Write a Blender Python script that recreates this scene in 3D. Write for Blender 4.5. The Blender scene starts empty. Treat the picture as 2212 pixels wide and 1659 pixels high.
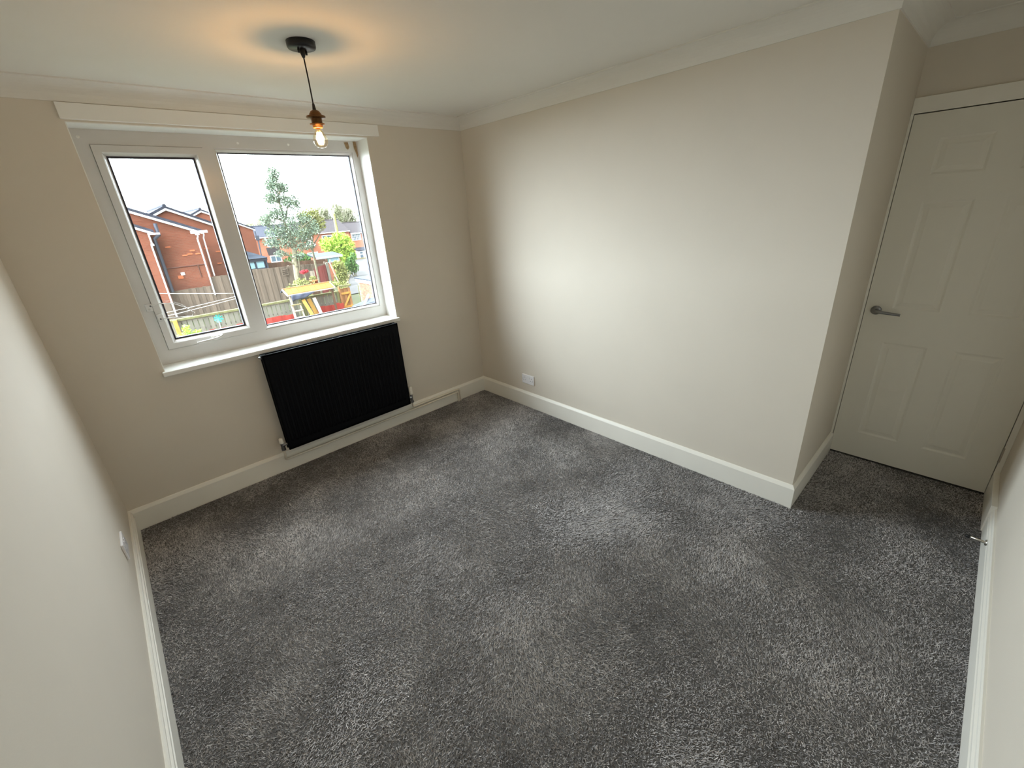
# Empty upstairs bedroom: white window over a black radiator, grey carpet, panelled door, pendant bulb;
# beyond the glass a street of brick houses, fences, a tree and a garden with a wooden frame.
# Metres.  Origin: floor corner between the window wall (y = 0) and the long right wall (x = 0).
import bpy, bmesh, math, random
import numpy as np
from mathutils import Vector, Matrix, noise

random.seed(7)
rng = np.random.default_rng(7)
scene = bpy.context.scene
COL = scene.collection
PI = math.pi

# ------------------------------------------------------------------ camera, sky, exposure
cam_data = bpy.data.cameras.new('camera')
cam = bpy.data.objects.new('camera', cam_data)
COL.objects.link(cam)
cam_data.sensor_fit = 'HORIZONTAL'
cam_data.sensor_width = 36.0
cam_data.lens = 925.79 / 2212 * 36.0
cam_data.clip_start = 0.02
cam_data.clip_end = 400
cam.location = (-2.475, -3.1888, 1.6993)
cam.rotation_euler = (1.1777, 0.0625, -0.7555)
scene.camera = cam

scene.view_settings.view_transform = 'Standard'
scene.view_settings.look = 'None'
scene.view_settings.gamma = 1.0
scene.view_settings.use_curve_mapping = False
scene.view_settings.exposure = 0.45
scene.cycles.use_denoising = True
scene.cycles.max_bounces = 14
scene.cycles.diffuse_bounces = 8
scene.cycles.glossy_bounces = 4
scene.cycles.transparent_max_bounces = 24
scene.cycles.sample_clamp_indirect = 12.0

SKY = 25.0          # bright overcast sky
world = bpy.data.worlds.new('overcast_sky')
scene.world = world
world.use_nodes = True
wn, wl = world.node_tree.nodes, world.node_tree.links
wn.clear()
w_out = wn.new('ShaderNodeOutputWorld')
w_bg = wn.new('ShaderNodeBackground')
w_tc = wn.new('ShaderNodeTexCoord')
w_dot = wn.new('ShaderNodeVectorMath'); w_dot.operation = 'DOT_PRODUCT'
_d = Vector((-1.4, 1.0, 0.30)).normalized()          # the veiled sun stands somewhere ahead of the window
w_dot.inputs[1].default_value = _d
w_map = wn.new('ShaderNodeMapRange'); w_map.interpolation_type = 'SMOOTHSTEP'
w_map.inputs['From Min'].default_value = -0.8
w_map.inputs['From Max'].default_value = 1.0
w_map.inputs['To Min'].default_value = 0.07
w_map.inputs['To Max'].default_value = 1.0
w_mul = wn.new('ShaderNodeMath'); w_mul.operation = 'MULTIPLY'
w_mul.inputs[1].default_value = SKY
w_bg.inputs['Color'].default_value = (0.905, 0.98, 1.07, 1)
wl.new(w_tc.outputs['Generated'], w_dot.inputs[0])
wl.new(w_dot.outputs['Value'], w_map.inputs['Value'])
wl.new(w_map.outputs['Result'], w_mul.inputs[0])
wl.new(w_mul.outputs[0], w_bg.inputs['Strength'])
wl.new(w_bg.outputs[0], w_out.inputs['Surface'])

# sampling portal in the window opening: emits nothing, only tells the renderer where daylight enters
portal_data = bpy.data.lights.new('window_portal', 'AREA')
portal_data.shape = 'RECTANGLE'; portal_data.size = 1.56; portal_data.size_y = 1.30
portal_data.cycles.is_portal = True
portal = bpy.data.objects.new('window_portal', portal_data)
portal.location = (-1.61, 0.26, 1.57)
portal.rotation_euler = (-PI / 2, 0, 0)            # -Z of the lamp looks into the room (-Y)
COL.objects.link(portal)

# ------------------------------------------------------------------ materials
def lin(c):
    c /= 255.0
    return c / 12.92 if c <= 0.04045 else ((c + 0.055) / 1.055) ** 2.4
def rgb(r, g, b):
    return (lin(r), lin(g), lin(b), 1.0)

def new_mat(name):
    m = bpy.data.materials.new(name)
    m.use_nodes = True
    nt = m.node_tree
    b = nt.nodes.get('Principled BSDF')
    return m, nt, b

def mat(name, col, rough=0.5, metal=0.0, var=0.0, scale=8.0, bump=0.0, bscale=60.0, col2=None, spec=0.5, stretch=None, detail=4.0, orand=0.0):
    """Painted, plastic, timber or metal surface: colour with noise variation and fine relief."""
    m, nt, b = new_mat(name)
    N, L = nt.nodes, nt.links
    b.inputs['Roughness'].default_value = rough
    b.inputs['Metallic'].default_value = metal
    b.inputs['Specular IOR Level'].default_value = spec
    tc = N.new('ShaderNodeTexCoord')
    src = tc.outputs['Object']
    if stretch:
        mp = N.new('ShaderNodeMapping'); mp.inputs['Scale'].default_value = stretch
        L.new(src, mp.inputs['Vector']); src = mp.outputs['Vector']
    if var > 0 or col2:
        nz = N.new('ShaderNodeTexNoise'); nz.inputs['Scale'].default_value = scale; nz.inputs['Detail'].default_value = detail
        L.new(src, nz.inputs['Vector'])
        mix = N.new('ShaderNodeMix'); mix.data_type = 'RGBA'
        a = col
        c2 = col2 if col2 else tuple(x * (1 - var) for x in col[:3]) + (1,)
        mix.inputs[6].default_value = a; mix.inputs[7].default_value = c2
        rmp = N.new('ShaderNodeMapRange'); rmp.inputs['From Min'].default_value = 0.35; rmp.inputs['From Max'].default_value = 0.65
        L.new(nz.outputs['Fac'], rmp.inputs['Value'])
        L.new(rmp.outputs['Result'], mix.inputs['Factor'])
        if orand > 0:
            oi = N.new('ShaderNodeObjectInfo'); om = N.new('ShaderNodeMapRange')
            om.inputs['To Min'].default_value = 1 - orand; om.inputs['To Max'].default_value = 1 + orand * .6
            L.new(oi.outputs['Random'], om.inputs['Value'])
            m2 = N.new('ShaderNodeMix'); m2.data_type = 'RGBA'; m2.blend_type = 'MULTIPLY'; m2.inputs['Factor'].default_value = 1
            L.new(mix.outputs[2], m2.inputs[6]); L.new(om.outputs['Result'], m2.inputs[7]); L.new(m2.outputs[2], b.inputs['Base Color'])
        else:
            L.new(mix.outputs[2], b.inputs['Base Color'])
    else:
        b.inputs['Base Color'].default_value = col
    if bump > 0:
        nb = N.new('ShaderNodeTexNoise'); nb.inputs['Scale'].default_value = bscale; nb.inputs['Detail'].default_value = 3
        L.new(src, nb.inputs['Vector'])
        bp = N.new('ShaderNodeBump'); bp.inputs['Strength'].default_value = bump; bp.inputs['Distance'].default_value = 0.002
        L.new(nb.outputs['Fac'], bp.inputs['Height']); L.new(bp.outputs['Normal'], b.inputs['Normal'])
    return m

def glass_mat(name, tint=(1, 1, 1, 1), ior=1.45, refl=1.0):
    """Thin clear glass: Fresnel mix of transmission and mirror reflection."""
    m = bpy.data.materials.new(name); m.use_nodes = True
    N, L = m.node_tree.nodes, m.node_tree.links
    N.clear()
    out = N.new('ShaderNodeOutputMaterial'); mx = N.new('ShaderNodeMixShader')
    f0 = ((ior - 1) / (ior + 1)) ** 2
    lw = N.new('ShaderNodeLayerWeight'); lw.inputs['Blend'].default_value = 0.5
    pw5 = N.new('ShaderNodeMath'); pw5.operation = 'POWER'; pw5.inputs[1].default_value = 5.0
    fr = N.new('ShaderNodeMapRange'); fr.inputs['To Min'].default_value = f0; fr.inputs['To Max'].default_value = 1.0
    L.new(lw.outputs['Facing'], pw5.inputs[0]); L.new(pw5.outputs[0], fr.inputs['Value'])
    tr = N.new('ShaderNodeBsdfTransparent'); tr.inputs['Color'].default_value = tint
    gl = N.new('ShaderNodeBsdfGlossy'); gl.inputs['Roughness'].default_value = 0.02
    gl.inputs['Color'].default_value = (refl, refl, refl, 1)
    L.new(fr.outputs[0], mx.inputs[0]); L.new(tr.outputs[0], mx.inputs[1]); L.new(gl.outputs[0], mx.inputs[2])
    L.new(mx.outputs[0], out.inputs['Surface'])
    return m

def emit_mat(name, col, strength):
    m = bpy.data.materials.new(name); m.use_nodes = True
    N, L = m.node_tree.nodes, m.node_tree.links
    N.clear()
    out = N.new('ShaderNodeOutputMaterial'); e = N.new('ShaderNodeEmission')
    e.inputs['Color'].default_value = col; e.inputs['Strength'].default_value = strength
    L.new(e.outputs[0], out.inputs['Surface'])
    return m

def brick_mat(name, c1, c2, mortar, axes='xz', bw=0.225, bh=0.075, joint=0.010):
    """Brickwork too far away to tell the bricks apart."""
    m, nt, b = new_mat(name)
    N, L = nt.nodes, nt.links
    tc = N.new('ShaderNodeTexCoord'); sep = N.new('ShaderNodeSeparateXYZ'); cmb = N.new('ShaderNodeCombineXYZ')
    L.new(tc.outputs['Object'], sep.inputs[0])
    L.new(sep.outputs['X' if axes[0] == 'x' else 'Y'], cmb.inputs[0]); L.new(sep.outputs['Z'], cmb.inputs[1])
    br = N.new('ShaderNodeTexBrick')
    br.inputs['Scale'].default_value = 1.0
    br.inputs['Brick Width'].default_value = bw; br.inputs['Row Height'].default_value = bh
    br.inputs['Mortar Size'].default_value = joint
    br.inputs['Color1'].default_value = c1; br.inputs['Color2'].default_value = c2; br.inputs['Mortar'].default_value = mortar
    L.new(cmb.outputs[0], br.inputs['Vector'])
    nz = N.new('ShaderNodeTexNoise'); nz.inputs['Scale'].default_value = 0.9; nz.inputs['Detail'].default_value = 5
    L.new(tc.outputs['Object'], nz.inputs['Vector'])
    mr = N.new('ShaderNodeMapRange'); mr.inputs['From Min'].default_value = 0.3; mr.inputs['From Max'].default_value = 0.7
    mr.inputs['To Min'].default_value = 0.82; mr.inputs['To Max'].default_value = 1.15
    L.new(nz.outputs['Fac'], mr.inputs['Value'])
    mx = N.new('ShaderNodeMix'); mx.data_type = 'RGBA'; mx.blend_type = 'MULTIPLY'; mx.inputs['Factor'].default_value = 1
    L.new(br.outputs['Color'], mx.inputs[6]); L.new(mr.outputs['Result'], mx.inputs[7])
    L.new(mx.outputs[2], b.inputs['Base Color'])
    b.inputs['Roughness'].default_value = 0.85; b.inputs['Specular IOR Level'].default_value = 0.2
    return m

def tile_mat(name, c1, c2, row=0.30):
    m, nt, b = new_mat(name)
    N, L = nt.nodes, nt.links
    tc = N.new('ShaderNodeTexCoord')
    wv = N.new('ShaderNodeTexWave'); wv.wave_type = 'BANDS'; wv.bands_direction = 'Z'; wv.wave_profile = 'SAW'
    wv.inputs['Scale'].default_value = 1.0 / row / 6.2832 * 6.2832 * 0.5; wv.inputs['Distortion'].default_value = 0.4
    L.new(tc.outputs['Object'], wv.inputs['Vector'])
    mx = N.new('ShaderNodeMix'); mx.data_type = 'RGBA'; mx.inputs[6].default_value = c1; mx.inputs[7].default_value = c2
    L.new(wv.outputs['Fac'], mx.inputs['Factor']); L.new(mx.outputs[2], b.inputs['Base Color'])
    b.inputs['Roughness'].default_value = 0.9; b.inputs['Specular IOR Level'].default_value = 0.05
    return m

def tone_mat(name, ca, cb, rough=0.9, attr='tone'):
    """Colour chosen per strand or leaf by the mesh attribute 'tone' (0..1)."""
    m, nt, b = new_mat(name)
    N, L = nt.nodes, nt.links
    at = N.new('ShaderNodeAttribute'); at.attribute_name = attr
    mx = N.new('ShaderNodeMix'); mx.data_type = 'RGBA'; mx.inputs[6].default_value = ca; mx.inputs[7].default_value = cb
    L.new(at.outputs['Fac'], mx.inputs['Factor']); L.new(mx.outputs[2], b.inputs['Base Color'])
    b.inputs['Roughness'].default_value = rough; b.inputs['Specular IOR Level'].default_value = 0.15
    return m

M = {}
M['wall'] = mat('warm_white_emulsion', rgb(220, 212, 199), 0.75, var=0.02, scale=3, bump=0.12, bscale=220, spec=0.25)
M['ceiling'] = mat('white_ceiling_paint', rgb(232, 230, 224), 0.8, var=0.02, scale=2, bump=0.1, bscale=180, spec=0.2)
M['gloss'] = mat('white_satin_woodwork', rgb(240, 237, 228), 0.38, var=0.02, scale=6, bump=0.10, bscale=35)
M['upvc'] = mat('white_window_plastic', rgb(214, 211, 207), 0.25, var=0.03, scale=4)
M['reveal'] = mat('white_reveal_paint', rgb(240, 240, 236), 0.6, bump=0.15, bscale=120)
M['gasket'] = mat('dark_rubber_gasket', rgb(52, 50, 62), 0.6)
M['pane'] = glass_mat('window_glass', (0.97, 0.985, 0.98, 1))
M['door'] = mat('white_door_paint', rgb(232, 229, 218), 0.5, var=0.02, scale=5, bump=0.25, bscale=90, stretch=(1, 1, 0.12))
M['chrome'] = mat('satin_chrome', rgb(150, 152, 155), 0.28, metal=1.0)
M['steel'] = mat('brushed_steel', rgb(205, 200, 190), 0.35, metal=1.0)
M['rubber'] = mat('black_rubber', rgb(18, 18, 18), 0.6)
M['radiator'] = mat('black_radiator_enamel', rgb(3, 4, 8), 0.5, spec=0.13)
M['radiator_in'] = mat('black_radiator_inside', rgb(6, 6, 9), 0.6, spec=0.3)
M['pipe'] = mat('white_painted_pipe', rgb(228, 220, 205), 0.4, var=0.06, scale=14)
M['valve_white'] = mat('white_valve_plastic', rgb(236, 232, 222), 0.35)
M['socket'] = mat('white_socket_plastic', rgb(240, 238, 240), 0.22)
M['slot'] = mat('socket_slot_dark', rgb(40, 36, 40), 0.5)
M['black'] = mat('black_lamp_metal', rgb(16, 14, 14), 0.35)
M['cord'] = mat('dark_brown_cord', rgb(30, 18, 20), 0.8)
M['bronze'] = mat('aged_brass', rgb(120, 84, 50), 0.38, metal=0.85, var=0.3, scale=30)
M['bulb_glass'] = glass_mat('bulb_glass', (1.0, 0.93, 0.80, 1), 1.5)
M['filament'] = emit_mat('glowing_filament', (1.0, 0.62, 0.25, 1), 40.0)
M['carpet_base'] = mat('carpet_backing', rgb(114, 112, 111), 0.95, var=0.4, scale=150, bump=0.6, bscale=300, spec=0.1)
M['tape'] = mat('brown_tape_scrap', rgb(176, 146, 108), 0.7, var=0.3, scale=60)

# ------------------------------------------------------------------ mesh tools
class MB:
    """Collects shapes and links them as one mesh object."""
    def __init__(self):
        self.v, self.f, self.sm = [], [], []
    def add(self, verts, faces, smooth=False):
        o = len(self.v)
        self.v += [tuple(p) for p in verts]
        self.f += [tuple(i + o for i in fc) for fc in faces]
        self.sm += [smooth] * len(faces)
        return self
    def box(self, x0, x1, y0, y1, z0, z1):
        return self.add([(x0, y0, z0), (x1, y0, z0), (x1, y1, z0), (x0, y1, z0), (x0, y0, z1), (x1, y0, z1), (x1, y1, z1), (x0, y1, z1)],
                        [(0, 3, 2, 1), (4, 5, 6, 7), (0, 1, 5, 4), (1, 2, 6, 5), (2, 3, 7, 6), (3, 0, 4, 7)])
    def cbox(self, x0, x1, y0, y1, z0, z1, b):
        """box with chamfered edges"""
        bm = bmesh.new()
        bmesh.ops.create_cube(bm, size=1)
        for v in bm.verts:
            v.co = Vector(((x0 + x1) / 2 + v.co.x * (x1 - x0), (y0 + y1) / 2 + v.co.y * (y1 - y0), (z0 + z1) / 2 + v.co.z * (z1 - z0)))
        bmesh.ops.bevel(bm, geom=bm.edges[:], offset=b, segments=2, affect='EDGES', profile=0.5)
        bm.verts.index_update()
        self.add([v.co[:] for v in bm.verts], [[v.index for v in f.verts] for f in bm.faces])
        bm.free()
        return self
    def obox(self, p0, p1, w, d, up=(0, 0, 1)):
        """bar of section w x d running from p0 to p1; w lies across, d along 'up'"""
        p0, p1 = Vector(p0), Vector(p1)
        a = (p1 - p0).normalized()
        s = a.cross(Vector(up))
        if s.length < 1e-5: s = a.cross(Vector((1, 0, 0)))
        s.normalize(); u = s.cross(a).normalized()
        vs = []
        for p in (p0, p1):
            for i, j in ((-1, -1), (1, -1), (1, 1), (-1, 1)):
                vs.append(p + s * (i * w / 2) + u * (j * d / 2))
        return self.add(vs, [(3, 2, 1, 0), (4, 5, 6, 7), (0, 1, 5, 4), (1, 2, 6, 5), (2, 3, 7, 6), (3, 0, 4, 7)])
    def prism(self, poly, axis, a, b):
        """polygon (2D) extruded along axis 'x','y','z' from a to b; 2D = remaining axes in order"""
        def P(p, t):
            return {'x': (t, p[0], p[1]), 'y': (p[0], t, p[1]), 'z': (p[0], p[1], t)}[axis]
        n = len(poly)
        vs = [P(p, a) for p in poly] + [P(p, b) for p in poly]
        fs = [tuple(range(n))[::-1], tuple(range(n, 2 * n))] + [(i, (i + 1) % n, n + (i + 1) % n, n + i) for i in range(n)]
        return self.add(vs, fs)
    def tube(self, pts, r, n=10, caps=True, radii=None, smooth=True):
        pts = [Vector(p) for p in pts]
        vs, fs = [], []
        up = None
        for i, p in enumerate(pts):
            a = (pts[min(i + 1, len(pts) - 1)] - pts[max(i - 1, 0)]).normalized()
            if up is None:
                up = Vector((0, 0, 1)) if abs(a.z) < 0.9 else Vector((1, 0, 0))
            s = a.cross(up).normalized(); u = s.cross(a).normalized(); up = u
            rr = radii[i] if radii else r
            for k in range(n):
                t = 2 * PI * k / n
                vs.append(p + s * (math.cos(t) * rr) + u * (math.sin(t) * rr))
        for i in range(len(pts) - 1):
            for k in range(n):
                fs.append((i * n + k, i * n + (k + 1) % n, (i + 1) * n + (k + 1) % n, (i + 1) * n + k))
        self.add(vs, fs, smooth)
        if caps:
            self.add(vs[:n], [tuple(range(n))[::-1]]); self.add(vs[-n:], [tuple(range(n))])
        return self
    def lathe(self, prof, origin, axis=(0, 0, 1), n=28, smooth=True):
        """prof: list of (radius, height) revolved round axis through origin"""
        a = Vector(axis).normalized()
        s = a.cross(Vector((0, 0, 1)) if abs(a.z) < 0.9 else Vector((1, 0, 0))).normalized()
        u = a.cross(s).normalized()
        o = Vector(origin)
        vs, fs = [], []
        for r, h in prof:
            for k in range(n):
                t = 2 * PI * k / n
                vs.append(o + a * h + s * (math.cos(t) * r) + u * (math.sin(t) * r))
        for i in range(len(prof) - 1):
            for k in range(n):
                fs.append((i * n + k, i * n + (k + 1) % n, (i + 1) * n + (k + 1) % n, (i + 1) * n + k))
        self.add(vs, fs, smooth)
        return self
    def ring(self, x0, x1, z0, z1, prof, axis='y'):
        """mitred profile swept round a rectangle. prof: (inset, depth) pairs; rectangle in the plane across axis"""
        vs, fs = [], []
        for ins, d in prof:
            for (a, b) in ((x0 + ins, z0 + ins), (x1 - ins, z0 + ins), (x1 - ins, z1 - ins), (x0 + ins, z1 - ins)):
                vs.append((a, d, b) if axis == 'y' else (d, a, b))
        for i in range(len(prof) - 1):
            for k in range(4):
                fs.append((i * 4 + k, i * 4 + (k + 1) % 4, (i + 1) * 4 + (k + 1) % 4, (i + 1) * 4 + k))
        return self.add(vs, fs)
    def build(self, name, material, parent=None, loc=None, fix=True):
        me = bpy.data.meshes.new(name)
        me.from_pydata(self.v, [], self.f)
        for p, s in zip(me.polygons, self.sm): p.use_smooth = s
        if fix:
            bm = bmesh.new(); bm.from_mesh(me)
            bmesh.ops.recalc_face_normals(bm, faces=bm.faces[:])
            bm.to_mesh(me); bm.free()
        me.materials.append(material)
        o = bpy.data.objects.new(name, me)
        COL.objects.link(o)
        if parent: o.parent = parent
        if loc: o.location = loc
        return o

def empty(name, loc=(0, 0, 0)):
    o = bpy.data.objects.new(name, None)
    o.empty_display_size = 0.1
    o.location = loc
    COL.objects.link(o)
    return o
def tag(o, label=None, cat=None, group=None, kind=None):
    if label: o['label'] = label
    if cat: o['category'] = cat
    if group: o['group'] = group
    if kind: o['kind'] = kind
    return o
def keep(o, parent):
    """parent o keeping its world place (parents here only carry a translation)"""
    o.parent = parent
    o.location = Vector(o.location) - Vector(parent.location)
    return o
def thing(name, label, cat, loc=(0, 0, 0), group=None):
    return tag(empty(name, loc), label, cat, group)
def struct(o, label=None, cat=None):
    return tag(o, label, cat, kind='structure')

def link_copy(src, loc, parent, name=None):
    c = src.copy()
    COL.objects.link(c)
    c.parent = parent
    c.location = loc
    return c

# ------------------------------------------------------------------ room shell
XL = -2.803           # left wall
YB = -3.524           # back wall
YC = -2.7405          # outer corner where the right wall turns into the door alcove
XD = 0.8214           # door plane
HC = 2.375            # ceiling
HV = 2.2916           # underside of the coving
CV = 0.0836
SK = 0.145            # skirting height
TS = 0.018
OX0, OX1, OZ0, OZ1 = -2.385, -0.832, 0.918, 2.210     # window opening

floor = struct(MB().box(XL - .2, XD + .2, YB - .2, 0.3, -0.15, 0.0).build('floor', M['carpet_base']), 'charcoal carpet floor of the empty bedroom', 'floor')
ceiling = struct(MB().box(XL - .2, XD + .2, YB - .2, 0.3, HC, HC + 0.15).build('ceiling', M['ceiling']), 'plain white plaster ceiling above the bedroom', 'ceiling')
wf = MB()
wf.box(XL - .2, OX0, 0, 0.28, 0, HC).box(OX1, 0.2, 0, 0.28, 0, HC).box(OX0, OX1, 0, 0.28, 0, OZ0 - .012).box(OX0, OX1, 0, 0.28, OZ1, HC)
struct(wf.build('wall_front', M['wall']), 'beige grey wall around the window', 'wall')
ow = MB()
ow.box(-9, OX0 - .002, .281, .34, -2.7, 3.4).box(OX1 + .002, 9, .281, .34, -2.7, 3.4).box(OX0 - .002, OX1 + .002, .281, .34, -2.7, OZ0 - .02).box(OX0 - .002, OX1 + .002, .281, .34, OZ1 + .01, 3.4)
ow.prism([(.6, 3.3), (.6, 3.4), (-4.0, 5.6), (-8.4, 3.4), (-8.4, 3.3), (-4.0, 5.5)], 'x', -9, 9)
struct(ow.build('wall_outer', brick_mat('own_house_brick', rgb(104, 53, 38), rgb(116, 62, 44), rgb(112, 79, 62))), 'outer brick leaf and roof of the house this room belongs to', 'wall')
struct(MB().box(0, 0.12, YC, 0, 0, HC).build('wall_right', M['wall']), 'long bare warm white wall with one socket', 'wall')
struct(MB().box(0.12, XD + .2, YC, YC + 0.1, 0, HC).build('wall_alcove', M['wall']), 'short return wall of the door alcove', 'wall')
wd = MB()
wd.box(XD, XD + .12, YB - .2, -3.508, 0, HC).box(XD, XD + .12, -2.7445, YC + .1, 0, HC).box(XD, XD + .12, -3.508, -2.7445, 2.012, HC)
struct(wd.build('wall_door', M['wall']), 'wall above and beside the panelled door', 'wall')
struct(MB().box(XL - .2, XD + .2, YB - .2, YB, 0, HC).build('wall_back', M['wall']), 'bare white wall next to the door alcove', 'wall')
struct(MB().box(XL - .2, XL, YB, 0, 0, HC).build('wall_left', M['wall']), 'bare white wall beside the camera with edge-on socket', 'wall')

# skirting boards: 'plain' has a soft chamfer, 'ogee' carries two beads under the top
PLAIN = [(0, 0), (TS, 0), (TS, SK - .020), (TS - .003, SK - .014), (.008, SK - .003), (.004, SK), (0, SK)]
OGEE = [(0, 0), (TS, 0), (TS, SK - .052), (TS - .005, SK - .048), (TS - .005, SK - .036), (TS, SK - .032), (TS - .001, SK - .024), (TS - .007, SK - .018),
        (TS - .007, SK - .006), (TS - .011, SK), (0, SK)]
def skirt(name, p0, p1, nrm, prof, m0=0, m1=0, label=None):
    """profile run from p0 to p1 along a wall with inward normal nrm; m0/m1 = mitre (+1 outer corner, -1 inner corner)"""
    p0, p1, n = Vector((p0[0], p0[1], 0)), Vector((p1[0], p1[1], 0)), Vector((nrm[0], nrm[1], 0))
    a = (p1 - p0).normalized()
    mb = MB(); k = len(prof)
    vs = [p0 + n * d - a * (d * m0) + Vector((0, 0, z)) for d, z in prof] + [p1 + n * d + a * (d * m1) + Vector((0, 0, z)) for d, z in prof]
    mb.add(vs, [tuple(range(k)), tuple(range(k, 2 * k))[::-1]] + [(i, (i + 1) % k, k + (i + 1) % k, k + i) for i in range(k)])
    return struct(mb.build(name, M['gloss']), label, 'skirting board')
skirt('baseboard_front', (XL, 0), (0, 0), (0, -1), PLAIN, -1, -1, 'white skirting board under the window and radiator')
skirt('baseboard_right', (0, 0), (0, YC), (-1, 0), PLAIN, -1, 1, 'white skirting board along the long wall with a socket above it')
skirt('baseboard_alcove', (0, YC), (XD, YC), (0, -1), PLAIN, 1, 0, 'white skirting board turning into the door alcove')
skirt('baseboard_left', (XL, YB), (XL, 0), (1, 0), OGEE, -1, -1, 'moulded white skirting board along the wall beside the camera')
skirt('baseboard_back', (XL, YB), (0.42, YB), (0, 1), OGEE, -1, 0, 'moulded white skirting board carrying the door stop')
struct(MB().cbox(0.42, XD, YB, YB + .024, 0, 0.16, .002).build('trim_2', M['gloss']), 'plain white block at the hinge side of the door', 'trim')

# coving: concave quarter with a small step at both edges
def cov_prof():
    pts = [(0, HV - .0), (.006, HV), (.006, HV + .006)]
    for i in range(9):
        t = PI / 2 * i / 8
        r = CV - .012
        pts.append((CV - .006 - r * math.cos(t), HV + .006 + r * math.sin(t)))
    pts += [(CV - .006, HC - .006), (CV, HC - .006), (CV, HC), (0, HC)]
    return pts
def coving(name, p0, p1, nrm, m0, m1, label):
    prof = cov_prof()
    p0, p1, n = Vector((p0[0], p0[1], 0)), Vector((p1[0], p1[1], 0)), Vector((nrm[0], nrm[1], 0))
    a = (p1 - p0).normalized()
    mb = MB(); k = len(prof)
    vs = [p0 + n * d - a * (d * m0) + Vector((0, 0, z)) for d, z in prof] + [p1 + n * d + a * (d * m1) + Vector((0, 0, z)) for d, z in prof]
    mb.add(vs, [tuple(range(k)), tuple(range(k, 2 * k))[::-1]])
    mb.add(vs, [(i, (i + 1) % k, k + (i + 1) % k, k + i) for i in range(k)])
    return struct(mb.build(name, M['ceiling']), label, 'coving')
coving('trim_3', (XL, 0), (0, 0), (0, -1), -1, -1, 'white plaster coving above the window')
coving('trim_4', (0, 0), (0, YC), (-1, 0), -1, 1, 'white plaster coving along the long bare wall')
coving('trim_5', (0, YC), (XD, YC), (0, -1), 1, -1, 'white plaster coving on the alcove return')
coving('trim_6', (XD, YC), (XD, YB), (-1, 0), -1, -1, 'white plaster coving above the door')
coving('trim_7', (XL, YB), (XD, YB), (0, 1), -1, -1, 'white plaster coving over the wall beside the door')
coving('trim_8', (XL, YB), (XL, 0), (1, 0), -1, -1, 'white plaster coving over the wall beside the camera')
struct(MB().cbox(-2.397, -0.746, -0.020, 0.0, 2.218, 2.287, .002).build('trim_1', M['reveal']), 'painted curtain batten across the top of the window', 'trim')

# ------------------------------------------------------------------ window
YF = 0.160            # room-side face of the frame
win = struct(empty('window_1', (OX0, 0, OZ0)), 'white plastic window with narrow opening light and wide fixed light', 'window')
def wp(mb, name, m, parent=None):
    o = mb.build(name, m)
    return keep(o, parent or win) if (parent is None) else o
def wpart(mb, name, m, label=None):
    o = mb.build(name, m); keep(o, win)
    if label: o['label'] = label
    return o
def wsub(mb, name, m, part, label=None):
    o = mb.build(name, m); o.parent = part
    o.location = -Vector(win.location)
    if label: o['label'] = label
    return o
# reveal linings and sill
wpart(MB().box(OX0, OX0 + .004, 0.0, .225, OZ0, OZ1), 'reveal_lining', M['reveal'])
wpart(MB().box(OX1 - .004, OX1, 0.0, .225, OZ0, OZ1), 'reveal_lining', M['reveal'])
wpart(MB().box(OX0, OX1, 0.0, .225, OZ1 - .004, OZ1), 'reveal_lining', M['reveal'])
sill = MB().cbox(OX0 - .012, OX1 + .011, -.030, 0.0, OZ0 - .024, OZ0 + .004, .005)
sill.box(OX0 + .001, OX1 - .001, -.004, .225, OZ0 - .012, OZ0 + .004)
wpart(sill, 'sill_board', M['reveal'], 'white sill board with rounded nose')
FX0, FX1, FZ0, FZ1 = OX0 + .004, OX1 - .004, OZ0 + .004, OZ1 - .004
MX0, MX1 = -1.822, -1.756        # mullion
# outer frame: four mitred members
def member(pts_outer, pts_inner, y0, y1, ch):
    """one mitred frame member: outer edge a->b, inner edge c->d (x,z), from face y0 back to y1, inner edge chamfered by ch"""
    (a, b), (c, d) = pts_outer, pts_inner
    mid = lambda p, q, t: (p[0] + (q[0] - p[0]) * t, p[1] + (q[1] - p[1]) * t)
    w = math.hypot(c[0] - a[0], c[1] - a[1])
    t = 1 - ch / max(w, 1e-6)
    e, f = mid(a, c, t), mid(b, d, t)
    V = [(a[0], y0, a[1]), (b[0], y0, b[1]), (f[0], y0, f[1]), (e[0], y0, e[1]), (d[0], y0 + ch, d[1]), (c[0], y0 + ch, c[1]),
         (a[0], y1, a[1]), (b[0], y1, b[1]), (d[0], y1, d[1]), (c[0], y1, c[1])]
    return MB().add(V, [(0, 1, 2, 3), (3, 2, 4, 5), (0, 6, 7, 1), (5, 4, 8, 9), (6, 9, 8, 7), (0, 3, 5, 9, 6), (1, 7, 8, 4, 2)])
IL, IR, IB, IT = -2.316, -0.886, 1.014, 2.130
oc = [(FX0, FZ0), (FX1, FZ0), (FX1, FZ1), (FX0, FZ1)]
ic = [(IL, IB), (IR, IB), (IR, IT), (IL, IT)]
for k in range(4):
    wpart(member((oc[k], oc[(k + 1) % 4]), (ic[k], ic[(k + 1) % 4]), YF, .225, .008), 'frame_rail' if k % 2 == 0 else 'frame_stile', M['upvc'])
# mullion with pointed, mitred ends
mid = (MX0 + MX1) / 2
mpoly = [(MX0, IB), (mid, IB - .033), (MX1, IB), (MX1, IT), (mid, IT + .033), (MX0, IT)]
mul = MB().prism(mpoly, 'y', YF - .0012, YF + .01)
mul.box(MX0, MX1, YF, .225, IB, IT)
wpart(mul, 'mullion', M['upvc'])
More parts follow.
